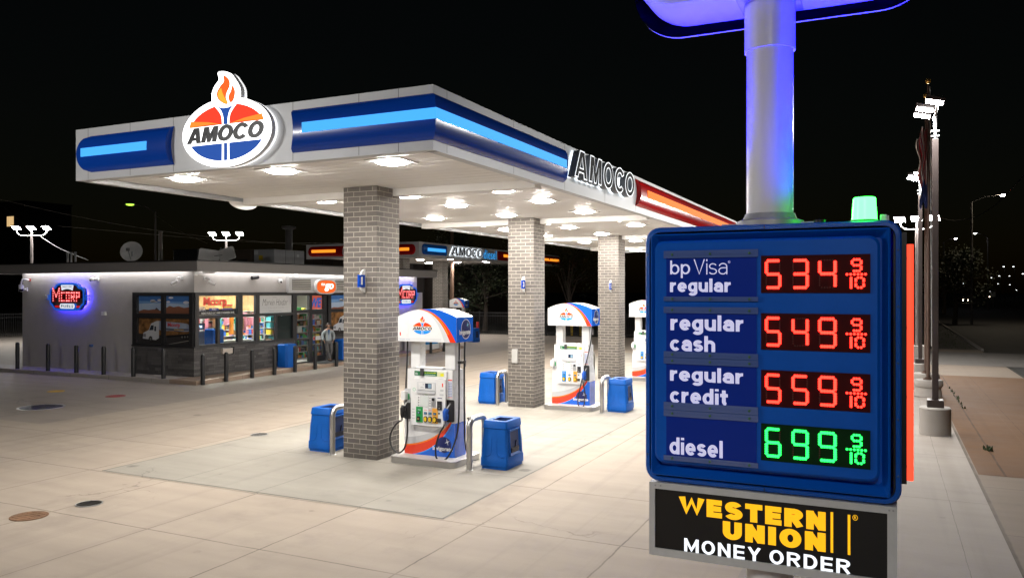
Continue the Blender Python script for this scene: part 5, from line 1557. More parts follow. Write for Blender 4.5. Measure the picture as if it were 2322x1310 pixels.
# neon marquee signs, one on each wall
def neon(M, o, label, sc_):
    t = thing("neon_sign", o, label, "sign", "lit marquee signs on the store walls")
    MM = at(M, o) @ Matrix.Translation((0, 0, .03)) @ Matrix.Diagonal((sc_, sc_, 1, 1))
    NB = mat("neon_blue_ring", (.02, .12, .6), .35, emit=(.006, .075, .42), es=1.0); NBK = mat("neon_back_glow", (.1, .1, .9), .4, emit=(.045, .03, 1.0), es=60.0)
    half = [(0, .56), (.40, .55), (.62, .50), (.72, .40), (.90, .37), (1.02, .25), (1.04, .05), (1.04, -.18), (1.02, -.30), (.90, -.37), (.78, -.50), (.60, -.55), (0, -.56)]
    pts = [(p[0], p[1]) for p in spline(half, 4)]
    shape = ccw(pts + [(-p[0], p[1]) for p in pts[::-1]][1:-1])
    ins_ = inset(shape, .085)
    m = MB(MM); m.prism(inset(shape, .10), .05, .055, NBK, back=True); m.obj("back_glow", t)
    m = MB(MM); m.prism(inset(shape, .03), .10, .13, mat("neon_face", (.155, .135, .13), .5), back=True); m.obj("back_plate", t)
    m = MB(MM); m.prism(shape, .10, .24, NB, [ins_], side=mat("neon_side", (.012, .05, .28), .4)); m.obj("ring", t)
    for s_ in (-1, 1):
        m = MB(MM)
        for k in range(3): m.prism(rrect(min(s_ * .98, s_ * 1.22), max(s_ * .98, s_ * 1.22), -.13 + k * .075, -.085 + k * .075, .012, 2), .12, .22, NB, side=mat("neon_side", ()))
        m.obj("wing", t)
    PILL = mat("neon_pill_white", (.85, .87, .9), .4, emit=(.85, .9, 1), es=.85)
    m = MB(MM)
    up = ell(0, -.45, 1.02, .98, 14, 112, 68) + ell(0, -.45, .80, .76, 14, 66, 114)
    m.prism(up, .13, .22, PILL, side=mat("neon_redside", (.25, .02, .02), .4)); m.text("SINCE 1993", -.28, .28, .355, .435, .221, .223, mat("neon_grey_text", (.35, .36, .40), .4), .01); m.obj("top_pill", t)
    m = MB(MM); m.prism(rrect(-.45, .45, -.475, -.275, .095, 5), .13, .22, PILL, side=NB); m.text("FUELS", -.36, .36, -.435, -.315, .221, .223, mat("neon_teal_text", (.02, .25, .35), .4), .03, gap=1.2); m.obj("lower_pill", t)
    RD = mat("neon_red", (.5, .02, .02), .35, emit=(.55, .010, .014), es=.9); BULB = mat("neon_bulb", (1, .8, .8), .4, emit=(1, .80, .78), es=1.3)
    m = MB(MM)
    for a, b in ((-.80, -.52), (.52, .78)):
        m = MB(MM); m.box(a, b, -.43, -.36, .13, .20, RD); m.obj("red_bar", t)
    ctr = dict(M=[[(0, 0), (0, 1), (.5, .35), (1, 1), (1, 0)]], C=[[(1, 1), (0, 1), (0, 0), (1, 0)]], O=[[(0, 0), (0, 1), (1, 1), (1, 0), (0, 0)]], R=[[(0, 0), (0, 1), (1, 1), (1, .5), (0, .5)], [(.45, .5), (1, 0)]], P=[[(0, 0), (0, 1), (1, 1), (1, .5), (0, .5)]])
    u = -.86
    for ch, wd, hgt, base in (("M", .46, .56, -.20), ("C", .24, .40, -.20), ("O", .24, .40, -.20), ("R", .25, .40, -.20), ("P", .24, .40, -.20)):
        m = MB(MM)
        for st in ctr[ch]:
            for (ax, ay), (bx_, by_) in zip(st, st[1:]):
                pa, pb = Vector((u + .04 + ax * (wd - .08), base + .04 + ay * (hgt - .08), 0)), Vector((u + .04 + bx_ * (wd - .08), base + .04 + by_ * (hgt - .08), 0))
                dv = (pb - pa).normalized(); nv = Vector((-dv.y, dv.x, 0)) * .048; ex = dv * .048
                q = [pa - ex - nv, pb + ex - nv, pb + ex + nv, pa - ex + nv]
                m.prism([(v.x, v.y) for v in q], .13, .245, RD, side=mat("neon_redside", ()))
                k_ = max(2, int((pb - pa).length / .085))
                for i in range(k_ + 1):
                    c_ = pa.lerp(pb, i / k_); diode(m, c_.x, c_.y, .017, .247, BULB)
        m.obj("letter", t); u += wd + .055
neon(FS, (-30.22, SYF, 3.12), "marquee sign with red bulb letters and a blue glow on the store's long south wall", 1.02)
neon(FE, (SX, 35.85, 3.15), "blue glowing marquee sign on the store wall, cut off by the nearest brick column", 1.0)

for k in range(3):
    pass
# --- small things on the walls
def camera(M, o, yaw, label, style):
    t = thing("security_camera", o, label, "security camera", "security cameras on the store")
    MM = at(M, o)
    WH = mat("camera_white", (.72, .72, .73), .35); DKG = mat("camera_dark", (.02, .02, .022), .2)
    if style == 'bullet':       # arm, drop elbow, bullet body
        m = MB(MM); m.box(-.06, .06, -.06, .06, .0, .03, WH); m.tube([(0, 0, .03), (0, .01, .14), (yaw * .05, -.03, .22), (yaw * .08, -.13, .24)], .03, WH, 8); m.obj("bracket", t)
        m = MB(MM); m.tube([(yaw * -.02, -.13, .22), (yaw * .16, -.24, .34)], [.055, .058], WH, 10); m.obj("body", t)
        m = MB(MM); m.tube([(yaw * .16, -.24, .34), (yaw * .172, -.247, .348)], .045, DKG, 10); m.obj("glass", t)
    elif style == 'dome':
        m = MB(MM); m.box(-.06, .06, -.06, .06, 0, .03, mat("camera_red", (.45, .05, .04), .4) if yaw > 1 else WH); m.tube([(0, 0, .03), (-.05, .03, .16), (-.22, .02, .18), (-.30, -.10, .18), (-.30, -.20, .18)], .035, WH, 8); m.obj("bracket", t)
        m = MB(MM); m.tube([(-.30, -.20, .18), (-.30, -.26, .18), (-.30, -.38, .18)], [.10, .11, .10], WH, 12); m.obj("body", t)
        m = MB(MM); m.ball((-.30, -.42, .18), .085, .07, .085, DKG); m.obj("glass", t)
    elif style == 'turret':
        m = MB(MM); m.box(-.02, .16, -.08, .08, 0, .05, WH); m.tube([(.10, 0, .03), (0, -.01, .12)], .045, WH, 8); m.obj("bracket", t)
        m = MB(MM); m.ball((-.06 * 1, -.02, .14), .10, .09, .09, WH); m.obj("body", t)
        m = MB(MM); m.ball((-.10, -.06, .205), .045, .045, .04, DKG); m.obj("glass", t)
    else:
        m = MB(MM); m.box(-.05, .05, -.05, .05, 0, .04, BLACK); m.obj("bracket", t)
        m = MB(MM); m.tube([(-.16, -.02, .11), (.17, .02, .13)], [.08, .075], BLACK, 12); m.obj("body", t)
        m = MB(MM); m.tube([(-.16, -.02, .11), (-.17, -.02, .11)], .06, DKG, 10); m.obj("glass", t)
camera(FS, (-32.95, SYF, 3.82), 1.5, "white dome camera with red wall box high at the left end of the store", 'dome')
camera(FS, (-33.25, SYF, 3.42), 1, "small white camera on the left corner of the store below the dome camera", 'turret')
camera(FS, (-28.78, SYF, 3.84), 1, "white round camera right of the marquee sign on the south wall", 'turret')
camera(FS, (-24.05, SYF, 3.86), -1, "white bullet camera on a bent arm just left of the store corner", 'bullet')
camera(FE, (SX, 22.25, 3.84), 1, "white bullet camera on a bent arm just right of the store corner", 'bullet')
camera(FE, (SX, 24.78, 3.90), 1, "black tube camera high on the wall over the shop window", 'tube')
camera(FE, (SX, 26.33, 3.79), 1, "white round camera beside the louvred panel", 'turret')
camera(FE, (SX, 36.75, 3.80), 1.0, "white dome camera at the far end of the store beside the half hidden marquee", 'dome')
t = thing("corner_floodlight", (SX, 22.05, 3.98), "flat white floodlight under the roof edge at the store corner", "light")
m = MB(ME); m.box(21.72, 21.86, 3.93, 4.05, 0, .06, WHITE); m.tube([(21.80, 4.0, .05), (21.98, 4.02, .14), (22.1, 4.04, .2)], .022, WHITE, 6); m.obj("bracket", t)
m = MB(ME); m.add([(22.02, 4.0, .10), (22.5, 4.02, .10), (22.44, 4.055, .42), (22.08, 4.055, .36)], [(0, 1, 2, 3)], WHITE); m.box(22.05, 22.46, 4.056, 4.085, .10, .36, WHITE); m.obj("panel", t)
for nm, M, o, du, dv, lab, mt in (("junction_box", FS, (-28.3, SYF, 2.46), .10, .08, "tiny white box on the south wall right of the marquee", WHITE), ("junction_box", FS, (-31.62, SYF, 3.10), .07, .10, "pale switch box left of the marquee sign, nearer the sign", mat("box_beige", (.45, .43, .40), .5)), ("junction_box", FS, (-31.88, SYF, 3.10), .07, .10, "pale switch box left of the marquee sign, farther from it", mat("box_beige", ())), ("junction_box", FE, (SX, 27.35, 4.0), .10, .09, "little white box on top of the louvred panel", WHITE), ("junction_box", FS, (-29.05, SYF, 1.15), .07, .05, "tiny blue tag low on the south wall", mat("box_blue", (.08, .15, .32), .5))):
    m = MB(at(M, o)); m.prism(rrect(-du, du, -dv, dv, .02, 2), 0, .09, mt); m.box(-du * .6, du * .6, -dv * .5, dv * .5, .09, .10, mt); tag(m.obj(nm, loc=o, bevel=.006), lab, "box", "small boxes on the store walls")
m = MB(ME); m.prism(rrect(23.02, 23.52, .915, 1.115, .015, 2), .05, .17, mat("scupper_beige", (.52, .46, .40), .5)); m.box(23.535, 23.56, .88, 1.17, .05, .2, BLACK); m.box(23.00, 23.55, 1.118, 1.14, .05, .19, GREYL)
tag(m.obj("metal_box", loc=(SX, 23.2, 1.0), bevel=.008), "beige metal drawer box set in the stone base under the shop window", "box")
m = MB(); mp_ = mat("door_mat", (.045, .045, .047), .9, var=.2); m.box(SX + .12, SX + 1.15, 28.0, 30.2, .152, .168, mp_)
tag(m.obj("door_mat", loc=(SX + .6, 29.0, .15), bevel=.006), "dark door mat in front of the store entrance", "mat")
# ================================================================== bollards round the store
def bollard_proto():
    t = local("bollard", "", "bollard", "black bollards round the store")
    m = MB(); m.lathe([(.078, 0), (.078, 1.02), (.074, 1.05), (.055, 1.08), (.03, 1.094), (.001, 1.098)], 0, 0, BLACK, 18, False, True); m.obj("sleeve", t)
    m = MB(); m.lathe([(.0805, .98), (.0805, 1.0)], 0, 0, mat("bollard_groove", (.03, .03, .032), .3), 18, False, False); m.obj("groove", t)
    return t
bo = bollard_proto()
fronts = (15, 87, 155, 223.5, 296, 373)
ypos = (838, 842.5, 846.5, 850, 854, 857.5)
first = True
for k, (px, py) in enumerate(zip(fronts, ypos)):
    p = ground(px, py, .15); lab = f"black bollard on the kerb before the long south wall, {ords(k)} from the left"
    if first: bo.location = (p.x, 20.87, .15); bo['label'] = lab; first = False
    else: clone(bo, (p.x, 20.87, .15), lab)
for k, (px, py) in enumerate(((460, 872), (513, 864), (572, 854), (622.5, 846), (669, 839), (715, 832), (763, 826))):
    clone(bo, (-22.15, onX(px, -22.15), 0), ("black bollard at the store corner, nearest the camera", "black bollard before the corner shop window", "black bollard before the middle of the stone base", "black bollard just left of the blue store bin", "black bollard just right of the blue store bin", "black bollard before the entrance door, left of the standing man", "black bollard just right of the standing man")[k])
for k, px in enumerate((951, 979, 1009)):
    clone(bo, (-22.15, onX(px - 2, -22.15), 0), f"black bollard by the white ice freezer, seen through the nearest pump frame, {('left', 'middle', 'right')[k]} one")
def store_bin(loc, label):
    t = thing("store_bin", loc, label, "waste bin", "blue bins by the store entrance")
    x, y, z = loc
    R_ = lambda a, b, zz, c: [(x + p[0], y + p[1], z + zz) for p in [(-a + c, -b), (a - c, -b), (a, -b + c), (a, b - c), (a - c, b), (-a + c, b), (-a, b - c), (-a, -b + c)]]
    m = MB(); m.loft([R_(.27, .33, 0, .07), R_(.27, .33, .05, .07), R_(.285, .345, .06, .08), R_(.27, .33, .86, .08)], BLUE, True, True); m.obj("body", t, bevel=.01)
    m = MB(); m.loft([R_(.29, .35, .861, .09), R_(.29, .35, .92, .09), R_(.25, .31, .97, .08)], BLUE, True, True); m.obj("lid", t, bevel=.01)
    m = MB(at(FE, (x + .277, y, z))); m.box(.17, .26, .05, .09, 0, .004, PAPER); m.obj("sticker", t)
store_bin((-22.95, 26.28, .15), "blue bin against the stone base left of the store entrance")
store_bin((-22.98, 30.15, .15), "blue bin right of the standing man, partly behind the nearest column")
t = thing("ice_freezer", (-22.7, 36.6, .15), "white ice freezer with blue writing standing by the far end of the store", "freezer")
m = MB(); m.box(-23.2, -22.45, 35.7, 38.1, .16, 1.55, mat("freezer_white", (.62, .62, .62), .4, var=.04)); m.obj("body", t, bevel=.02)
m = MB(at(FE, (-22.45, 0, 0))); ICE = mat("ice_blue", (.02, .22, .55), .4)
m.text("Home City Ice", 35.85, 37.95, 1.10, 1.40, .001, .003, ICE, .03); m.box(35.9, 37.9, .45, .85, .001, .003, ICE); m.prism(ell(36.35, .65, .28, .15, 20), .003, .005, WHITE); m.obj("lettering", t)
t = thing("air_machine", (-22.8, 33.6, .15), "dark grey air machine with a hanging hose beside the store wall", "air machine")
m = MB(); m.box(-23.15, -22.65, 33.3, 34.0, .155, 1.6, mat("air_grey", (.12, .12, .125), .4, .2, var=.1)); m.obj("cabinet", t, bevel=.02)
m = MB(); m.tube(spline([(-22.6, 33.8, 1.2), (-22.5, 33.9, .7), (-22.52, 33.75, .45), (-22.5, 33.5, .55), (-22.58, 33.45, 1.1)], 6), .022, RUBBER, 6); m.obj("hose", t)
m = MB(at(FE, (-22.649, 0, 0))); m.box(33.45, 33.85, 1.15, 1.45, 0, .01, mat("air_panel", (.45, .45, .46), .4)); m.obj("panel", t)

# ================================================================== things on the store roof
RZ = 4.51
t = thing("satellite_dish", (onY(298, 26.5), 26.5, RZ), "round satellite dish on the store roof", "satellite dish")
dx = onY(298, 26.5); zc = zpix(570, dx, 26.5); DW = mat("dish_grey", (.78, .76, .73), .5, var=.15)
m = MB(Matrix.Translation((dx, 26.5, zc)) @ Matrix.Rotation(R(38), 4, 'Z') @ Matrix.Rotation(R(74), 4, 'X'))
pr = [(.001, -.10)] + [(.48 * k / 7, -.10 + .10 * (k / 7) ** 2) for k in range(1, 8)]
m.lathe([(r * 1.0, z) for r, z in pr], 0, 0, DW, 28, False, False); m.lathe([(.48, 0), (.50, .01), (.48, -.02)], 0, 0, DW, 28, False, False); m.obj("reflector", t)
m = MB(); m.tube([(dx, 26.55, RZ), (dx, 26.55, zc)], .035, GALV, 8); m.tube([(dx + .05, 26.42, zc - .38), (dx + .28, 26.1, zc + .02)], .018, GALV, 6); m.box(dx + .22, dx + .34, 26.02, 26.14, zc, zc + .14, mat("dish_feed", (.25, .24, .22), .5)); m.obj("feed_arm", t)
t = thing("flat_antenna", (onX(497, -26.5), 0, RZ), "pair of tilted pale antenna panels strapped to a mast on the store roof", "antenna")
ax_, ay_ = -26.8, onX(497, -26.8); t.location = (ax_, ay_, RZ); ORG[t.name] = Vector((ax_, ay_, RZ))
for s_, wd in ((-1, .85), (1, .80)):
    m = MB(Matrix.Translation((ax_, ay_, RZ + .38)) @ Matrix.Rotation(R(25), 4, 'Z') @ FS @ Matrix.Rotation(R(16 * s_ if s_ > 0 else -8), 4, 'Z') @ Matrix.Rotation(R(-16 * s_), 4, 'Y'))
    m.prism(rrect(min(0, s_ * wd), max(0, s_ * wd), -.30, .24, .08, 4), -.05, .05, mat("antenna_pale", (.72, .70, .67), .5, var=.08), back=True); m.obj("panel", t)
m = MB(); m.tube([(ax_, ay_ + .1, RZ), (ax_, ay_ + .1, RZ + .75)], .03, BLACK, 8); m.tube([(ax_ - .7, ay_ - .35, RZ + .38), (ax_, ay_ - .12, RZ + .40), (ax_ + .6, ay_ + .2, RZ + .5)], .012, BLACK, 5); m.obj("mast", t)
hx = -26.9; hy0, hy1 = onX(622, hx), onX(690, hx)
t = thing("roof_cooling_unit", (hx, hy0, RZ), "big grey cooling unit with a yellow sticker on the store roof", "cooling unit")
HG = mat("unit_grey", (.48, .48, .49), .5, .2, var=.08)
zt = zpix(566, hx, hy0 + .6)
m = MB(); m.box(hx - 1.3, hx, hy0, hy1, RZ + .05, zt, HG); m.obj("casing", t, bevel=.02)
m = MB(at(FE, (hx, 0, 0)))
for k in (0.36, .66): m.box(hy0 + (hy1 - hy0) * k, hy0 + (hy1 - hy0) * k + .02, RZ + .08, zt - .03, 0, .004, SEAM)
m.box(hy0 + (hy1 - hy0) * .74, hy0 + (hy1 - hy0) * .82, zt - .34, zt - .2, 0, .004, PAPER); m.obj("panel_lines", t)
m = MB(at(FS, (0, hy0, 0))); m.box(hx - .98, hx - .72, RZ + .35, RZ + .58, 0, .004, mat("sticker_yellow", (.6, .42, .02), .5)); m.box(hx - 1.28, hx - 1.02, zt - .25, zt - .06, 0, .003, PAPER); m.obj("sticker", t)
t = thing("duct_hood", (hx - 2, hy0 + .5, RZ), "brown duct hood behind the grey cooling unit on the roof", "duct")
m = MB(); m.box(hx - 2.4, hx - 1.4, hy0 - .1, hy1 - .6, RZ + .02, zt + .02, mat("hood_brown", (.07, .05, .035), .6, var=.1)); m.obj("hood", t); m = MB(); m.box(hx - 2.2, hx - 1.6, hy0 - .12, hy0 - .102, RZ + .1, RZ + .4, BLACK); m.obj("opening", t)
x0, x1 = onY(393, 29), onY(447, 29)
t = thing("roof_hatch_unit", ((x0 + x1) / 2, 29, RZ), "black boxy roof unit between the round dish and the antenna panels", "cooling unit")
zz_ = zpix(566, x0, 29)
m = MB(); m.box(x0, x1, 29, 30.2, RZ + .04, zz_ - .06, mat("unit_black", (.014, .014, .015), .5)); m.obj("casing", t, bevel=.02); m = MB(); m.box(x0 - .03, x1 + .03, 28.97, 30.23, zz_ - .06, zz_, BLACK); m.obj("top", t)
vx = onY(364, 29.5)
t = thing("vent_stack", (vx, 29.5, RZ), "rusty vent stack on a white curb on the store roof", "vent")
m = MB(); m.box(vx - .45, vx + .45, 29.2, 29.9, RZ, RZ + .16, mat("curb_white", (.42, .41, .40), .6, var=.1)); m.obj("curb", t)
m = MB(); zt2 = zpix(525, vx, 29.5); m.lathe([(.16, RZ + .16), (.10, RZ + .45), (.085, RZ + .5), (.085, zt2 - .06), (.11, zt2 - .05), (.11, zt2)], vx, 29.5, mat("vent_rust", (.20, .15, .12), .6, .2, var=.2), 14, False, True); m.obj("pipe", t)
for k, px in enumerate((153, 161.5, 171)):
    vx = onY(px, 26); t = thing("vent_pipe", (vx, 26, RZ), f"short grey vent pipe on the roof above the marquee sign, {('left', 'middle', 'right')[k]} of three", "vent", "three vent pipes")
    m = MB(); zt2 = zpix(572, vx, 26); m.lathe([(.055, RZ), (.055, zt2)], vx, 26, GALV, 10, False, True); m.obj("pipe", t); m = MB(); m.lathe([(.07, zt2 - .08), (.07, zt2 + .01)], vx, 26, mat("pipe_cap", (.55, .55, .55), .5), 10, True, True); m.obj("cap", t)
p = deep(655, 62); t = thing("exhaust_stack", (p.x, p.y, 0), "pale capped exhaust stack on the dark building behind the store", "vent")
za, zb_ = 3.4 + (657 - 546) * 62 / 1800, 3.4 + (657 - 512) * 62 / 1800
m = MB(); m.lathe([(.28, 6.0), (.28, zb_ - .3)], p.x, p.y, mat("stack_grey", (.06, .06, .065), .6), 14, False, True); m.obj("pipe", t); m = MB(); m.lathe([(.28, zb_ - .3), (.55, zb_ - .2), (.55, zb_ - .05), (.1, zb_)], p.x, p.y, mat("stack_grey", ()), 14, False, True); m.obj("hood", t)

# ================================================================== buildings, fences, trees in the dark
def dark_building(name, x0, x1, y0, y1, h, col, label, wins=()):
    t = thing(name, ((x0 + x1) / 2, y0, 0), label, "building")
    m = MB(); m.box(x0, x1, y0, y1, 0, h, mat("wall_" + name, col, .85, var=.2)); m.obj("wall", t)
    m = MB(); m.box(x0 - .15, x1 + .15, y0 - .15, y1 + .15, h, h + .18, mat("coping_" + name, tuple(c * .5 for c in col), .7)); m.obj("coping", t)
    return t
t = dark_building("warehouse", -64, -36, 62, 80, 6.9, (.045, .032, .025), "long dark brown low building behind the store")
m = MB()
for k in range(24): m.box(-63.5 + k * 1.15, -63.42 + k * 1.15, 61.96, 61.999, .2, 6.6, mat("board_dark", (.02, .015, .012), .8))
m.obj("cladding", t)
p = deep(580, 60); m = MB(); m.box(p.x - 1.35, p.x + 1.35, 61.9, 61.99, 4.6, 6.75, mat("metal_door", (.11, .115, .12), .5)); m.obj("panel", t)
p = deep(549, 58); t = thing("wall_light", (p.x, 61.7, 5.6), "small bright wall light over the grey panel behind the store", "light")
m = MB(); m.box(p.x - .25, p.x + .25, 61.4, 61.89, 5.55, 5.95, BLACK); m.obj("housing", t); m = MB(); m.box(p.x - .24, p.x + .24, 61.38, 61.88, 5.5, 5.549, mat("flood_lens", (.9, .9, .9), .4, emit=(1, .98, .95), es=570)); m.box(p.x - .2, p.x + .2, 61.36, 61.399, 5.6, 5.85, mat("flood_lens", ())); m.obj("lens", t)
p = deep(20, 160); t = dark_building("tower_block", p.x - 9, p.x + 5, p.y, p.y + 10, 21, (.03, .028, .028), "far dark block with one lit window at the left edge")
p2 = deep(19, 159.5)
m = MB(); LW = mat("lit_window", (.8, .6, .3), .5, emit=(1, .66, .30), es=.75); zc = 3.4 + (657 - 502) * 159.8 / 1800
for k in range(4): m.box(p2.x - 1.0 + k * .55, p2.x - .52 + k * .55, p.y - .03, p.y - .005, zc - 1.0, zc + 1.0, LW)
m.obj("window", t)
IRON = mat("iron_black", (.012, .012, .013), .5)
def fence(x0, y0, x1, y1, label, step=.14, h=1.75):
    t = thing("iron_fence", ((x0 + x1) / 2, (y0 + y1) / 2, 0), label, "fence")
    L_ = math.hypot(x1 - x0, y1 - y0); dx, dy = (x1 - x0) / L_, (y1 - y0) / L_
    MM = Matrix(((dx, -dy, 0, x0), (dy, dx, 0, y0), (0, 0, 1, 0), (0, 0, 0, 1)))
    m = MB(MM)
    for k in range(int(L_ / step)):
        u = k * step
        if k % 20: m.box(u - .012, u + .012, -.012, .012, .08, h, IRON)
    for z in (.2, h - .35, h - .12): m.box(0, L_, -.02, .02, z, z + .045, IRON)
    m.obj("pickets", t)
    m = MB(MM)
    for k in range(0, int(L_ / step) + 1, 20): m.box(k * step - .04, k * step + .04, -.04, .04, 0, h + .05, IRON)
    m.obj("posts", t)
fence(-34, 54.2, 2, 54.2, "black iron picket fence along the back of the lot")
fence(-57, 18, -57, 54, "black iron picket fence beyond the left end of the store", .16)
for k, (px, c_) in enumerate(((1297, "left"), (1317, "right"))):
    p = ground(px, 762); t = thing("yellow_post", (p.x, p.y, 0), f"far yellow post before the iron fence, {c_} of the pair seen through pump 3", "post", "pair of yellow posts")
    m = MB(); m.lathe([(.10, 0), (.10, 1.0), (.06, 1.08), (.001, 1.1)], p.x, p.y, mat("post_yellow", (.55, .36, .02), .5, var=.1), 12, False, True); m.obj("post", t); m = MB(); m.lathe([(.13, 0), (.13, .05)], p.x, p.y, BLACK, 12, False, True); m.obj("foot", t)
LEAF = [mat("leaf_dark", (.013, .020, .007), .7), mat("leaf_mid", (.020, .031, .010), .7), mat("leaf_pale", (.030, .038, .014), .7)]
BARK = mat("bark", (.06, .045, .035), .9, var=.3)
def tree(loc, h, w_, label, n=2600, seed=1, base=.28):
    r = random.Random(seed)
    t = thing("dark_tree", loc, label, "tree", "trees beyond the lot")
    x, y, z = loc
    m = MB(); m.tube([(x, y, z), (x + .1, y, z + h * .25), (x - .05, y + .1, z + h * .55), (x + .1, y, z + h * .8)], [.035 * h, .026 * h, .018 * h, .006 * h], BARK, 9)
    cl = []
    for k in range(16):
        a, q = r.uniform(0, 6.28), r.uniform(.25, 1)
        zz = z + h * r.uniform(base + .1, .95); rr = w_ * .5 * q * (1.1 - abs((zz - z) / h - .55) * 1.2)
        c = (x + math.cos(a) * rr, y + math.sin(a) * rr, zz); cl.append((c, w_ * r.uniform(.14, .26)))
        m.tube([(x, y, z + h * r.uniform(.25, .55)), ((x + c[0]) / 2, (y + c[1]) / 2, zz - h * .06), c], [.010 * h, .007 * h, .003 * h], BARK, 5)
    m.obj("trunk", t)
    m = MB()
    for k in range(n):
        c, rad = r.choice(cl)
        d = Vector((r.gauss(0, 1), r.gauss(0, 1), r.gauss(0, .8))); d = d.normalized() * rad * r.random() ** .45
        p = Vector(c) + d; s_ = r.uniform(.05, .12) * (h / 8) ** .5 * 1.3
        u = Vector((r.gauss(0, 1), r.gauss(0, 1), r.gauss(0, .6))).normalized(); v = u.cross(Vector((r.gauss(0, 1), r.gauss(0, 1), 1))).normalized()
        m.add([p - u * s_, p + v * s_ * .6, p + u * s_, p - v * s_ * .6], [(0, 1, 2, 3)], r.choice(LEAF))
    m.obj("crown", t)
p = ground(2165, 735); tree((p.x, p.y, 0), 7.4, 6.0, "bushy dark street tree under the right hand street lamp", 3200, 3)
p = deep(1100, 66); tree((p.x, p.y, 0), 6.5, 7, "dim green tree behind the iron fence left of column 3", 3000, 5)
p = deep(1048, 72); tree((p.x, p.y, 0), 8.5, 7, "tall dim tree behind the fence beside the wooden pole", 2500, 6)
p = deep(1290, 68); tree((p.x, p.y, 0), 7.5, 9, "dim tree behind the fence between the second and third columns", 2500, 7)
p = deep(2140, 110); tree((p.x, p.y, 0), 8.5, 9, "dark tree farther along the verge behind the light poles", 2500, 9)
p = deep(1025, 60); t = thing("utility_pole", (p.x, p.y, 0), "brown wooden utility pole beside the far diesel pump", "pole")
m = MB(); m.lathe([(.16, 0), (.13, 10.5)], p.x, p.y, mat("pole_wood", (.13, .075, .05), .8, var=.2), 12, False, True); m.obj("shaft", t); m = MB(); m.box(p.x - 1.1, p.x + 1.1, p.y - .06, p.y + .06, 9.7, 9.85, mat("pole_wood", ())); m.obj("crossarm", t)

# ================================================================== light poles and flags
FLOODL = mat("flood_lens", (.9, .9, .9), .4, emit=(1, .98, .95), es=570)
def flood_head(t, o, rot, w_=.46, d_=.40):
    """lamp housing with a lens on its underside; rot = matrix turning -Z to where it shines"""
    M = Matrix.Translation(o) @ rot
    m = MB(M); m.box(-d_ / 2, d_ / 2, -w_ / 2, w_ / 2, 0, .09, DKBRONZE)
    for k in range(4): m.box(-d_ / 2 + .05 + k * .09, -d_ / 2 + .07 + k * .09, -w_ / 2 + .02, w_ / 2 - .02, .09, .13, DKBRONZE)
    hd = m.obj("lamp_head", t, bevel=.01)
    m = MB(M); m.box(-d_ / 2 + .025, d_ / 2 - .025, -w_ / 2 + .025, w_ / 2 - .025, -.004, -.001, FLOODL, skip=(1, 2, 3, 4, 5)); m.obj("lens", hd)
def big_pole(loc, label, tilt=38):
    t = local("light_pole", label, "light pole", "tall light poles along the frontage")
    CON = concrete("pole_concrete", (.42, .39, .36), (.33, .31, .285), [], .5) if "pole_concrete" not in MATS else MATS["pole_concrete"]
    m = MB(); m.lathe([(.335, 0), (.335, .62), (.31, .65)], 0, 0, CON, 40, False, True); m.obj("concrete_base", t)
    m = MB(); m.box(-.175, .175, -.175, .175, .65, .82, DKBRONZE); m.obj("base_cover", t, bevel=.01)
    m = MB(); m.box(-.068, .068, -.068, .068, .82, 6.95, DKBRONZE); m.obj("shaft", t, bevel=.008)
    m = MB(); m.tube([(0, 0, 6.9), (0, 0, 7.5)], .036, GALV, 8)
    for z in (7.0, 7.12): m.box(-.09, .09, -.05, .05, z, z + .03, GALV)
    m.tube([(0, -.75, 7.62), (0, -.6, 7.5), (0, .6, 7.5), (0, .75, 7.62)], .03, GALV, 8); m.obj("arm", t)
    for y, x in ((-.75, -.05), (.0, -.22), (.75, -.25)):
        flood_head(t, (x, y, 7.66), Matrix.Rotation(R(tilt), 4, 'Y'))
    t.location = loc
    return t
lp1 = big_pole((1.02, 21.16, 0), "tall bronze light pole on a round concrete base right of the price sign, nearest one", 15)
clone(lp1, (1.12, 33.54, 0), "second bronze light pole behind the nearest one, its base half hidden by the red bar")
lpo = big_pole((1.0, -3.6, 0), "bronze light pole of the frontage row nearest the road corner, outside the picture", 40)
clone(lpo, (-17.5, -1.5, 0), "bronze light pole at the forecourt's front corner, outside the picture", rz=R(180 + 55))
def triple(loc, zt, label, span=1.0, rz=0.0, hidden=True):
    t = thing("triple_light_pole", (0, 0, 0), label, "light pole", "light poles with three heads on a curved arm")
    ORG[t.name] = Vector((0, 0, 0))
    m = MB(); m.lathe([(.09, 0), (.075, zt - .45)], 0, 0, mat("pole_taupe", (.22, .19, .18), .5, .2, var=.1), 14, False, True); m.obj("shaft", t)
    m = MB(); m.tube(spline([(-span, 0, zt - .02), (-span + .03, 0, zt - .30), (-span + .25, 0, zt - .48), (0, 0, zt - .5), (span - .25, 0, zt - .48), (span - .03, 0, zt - .30), (span, 0, zt - .02)], 5), .035, GALV, 8); m.tube([(0, 0, zt - .55), (0, 0, zt - .02)], .04, GALV, 8); m.obj("arm", t)
    for x in (-span, 0, span): flood_head(t, (x, -.05, zt), Matrix.Rotation(R(-32), 4, 'X') @ Matrix.Rotation(R(90), 4, 'Z'), .5, .42)
    t.location = loc; t.rotation_euler = (0, 0, rz)
    return t
p = deep(72, 52); triple((p.x, p.y, 0), 3.4 + (657 - 517) * 52 / 1800, "three headed light pole rising behind the left end of the store roof", .98, R(25))
p = deep(513, 58); triple((p.x, p.y, 0), 3.4 + (657 - 530) * 58 / 1800, "three headed light pole rising behind the antenna panels on the roof", 1.0, R(25))
p = ground(2079, 818); triple((p.x, p.y, 0), 3.4 + (657 - 496) * 38.0 / 1800, "three headed light pole seen left of the bronze poles, farthest on the frontage", .74, R(-12))
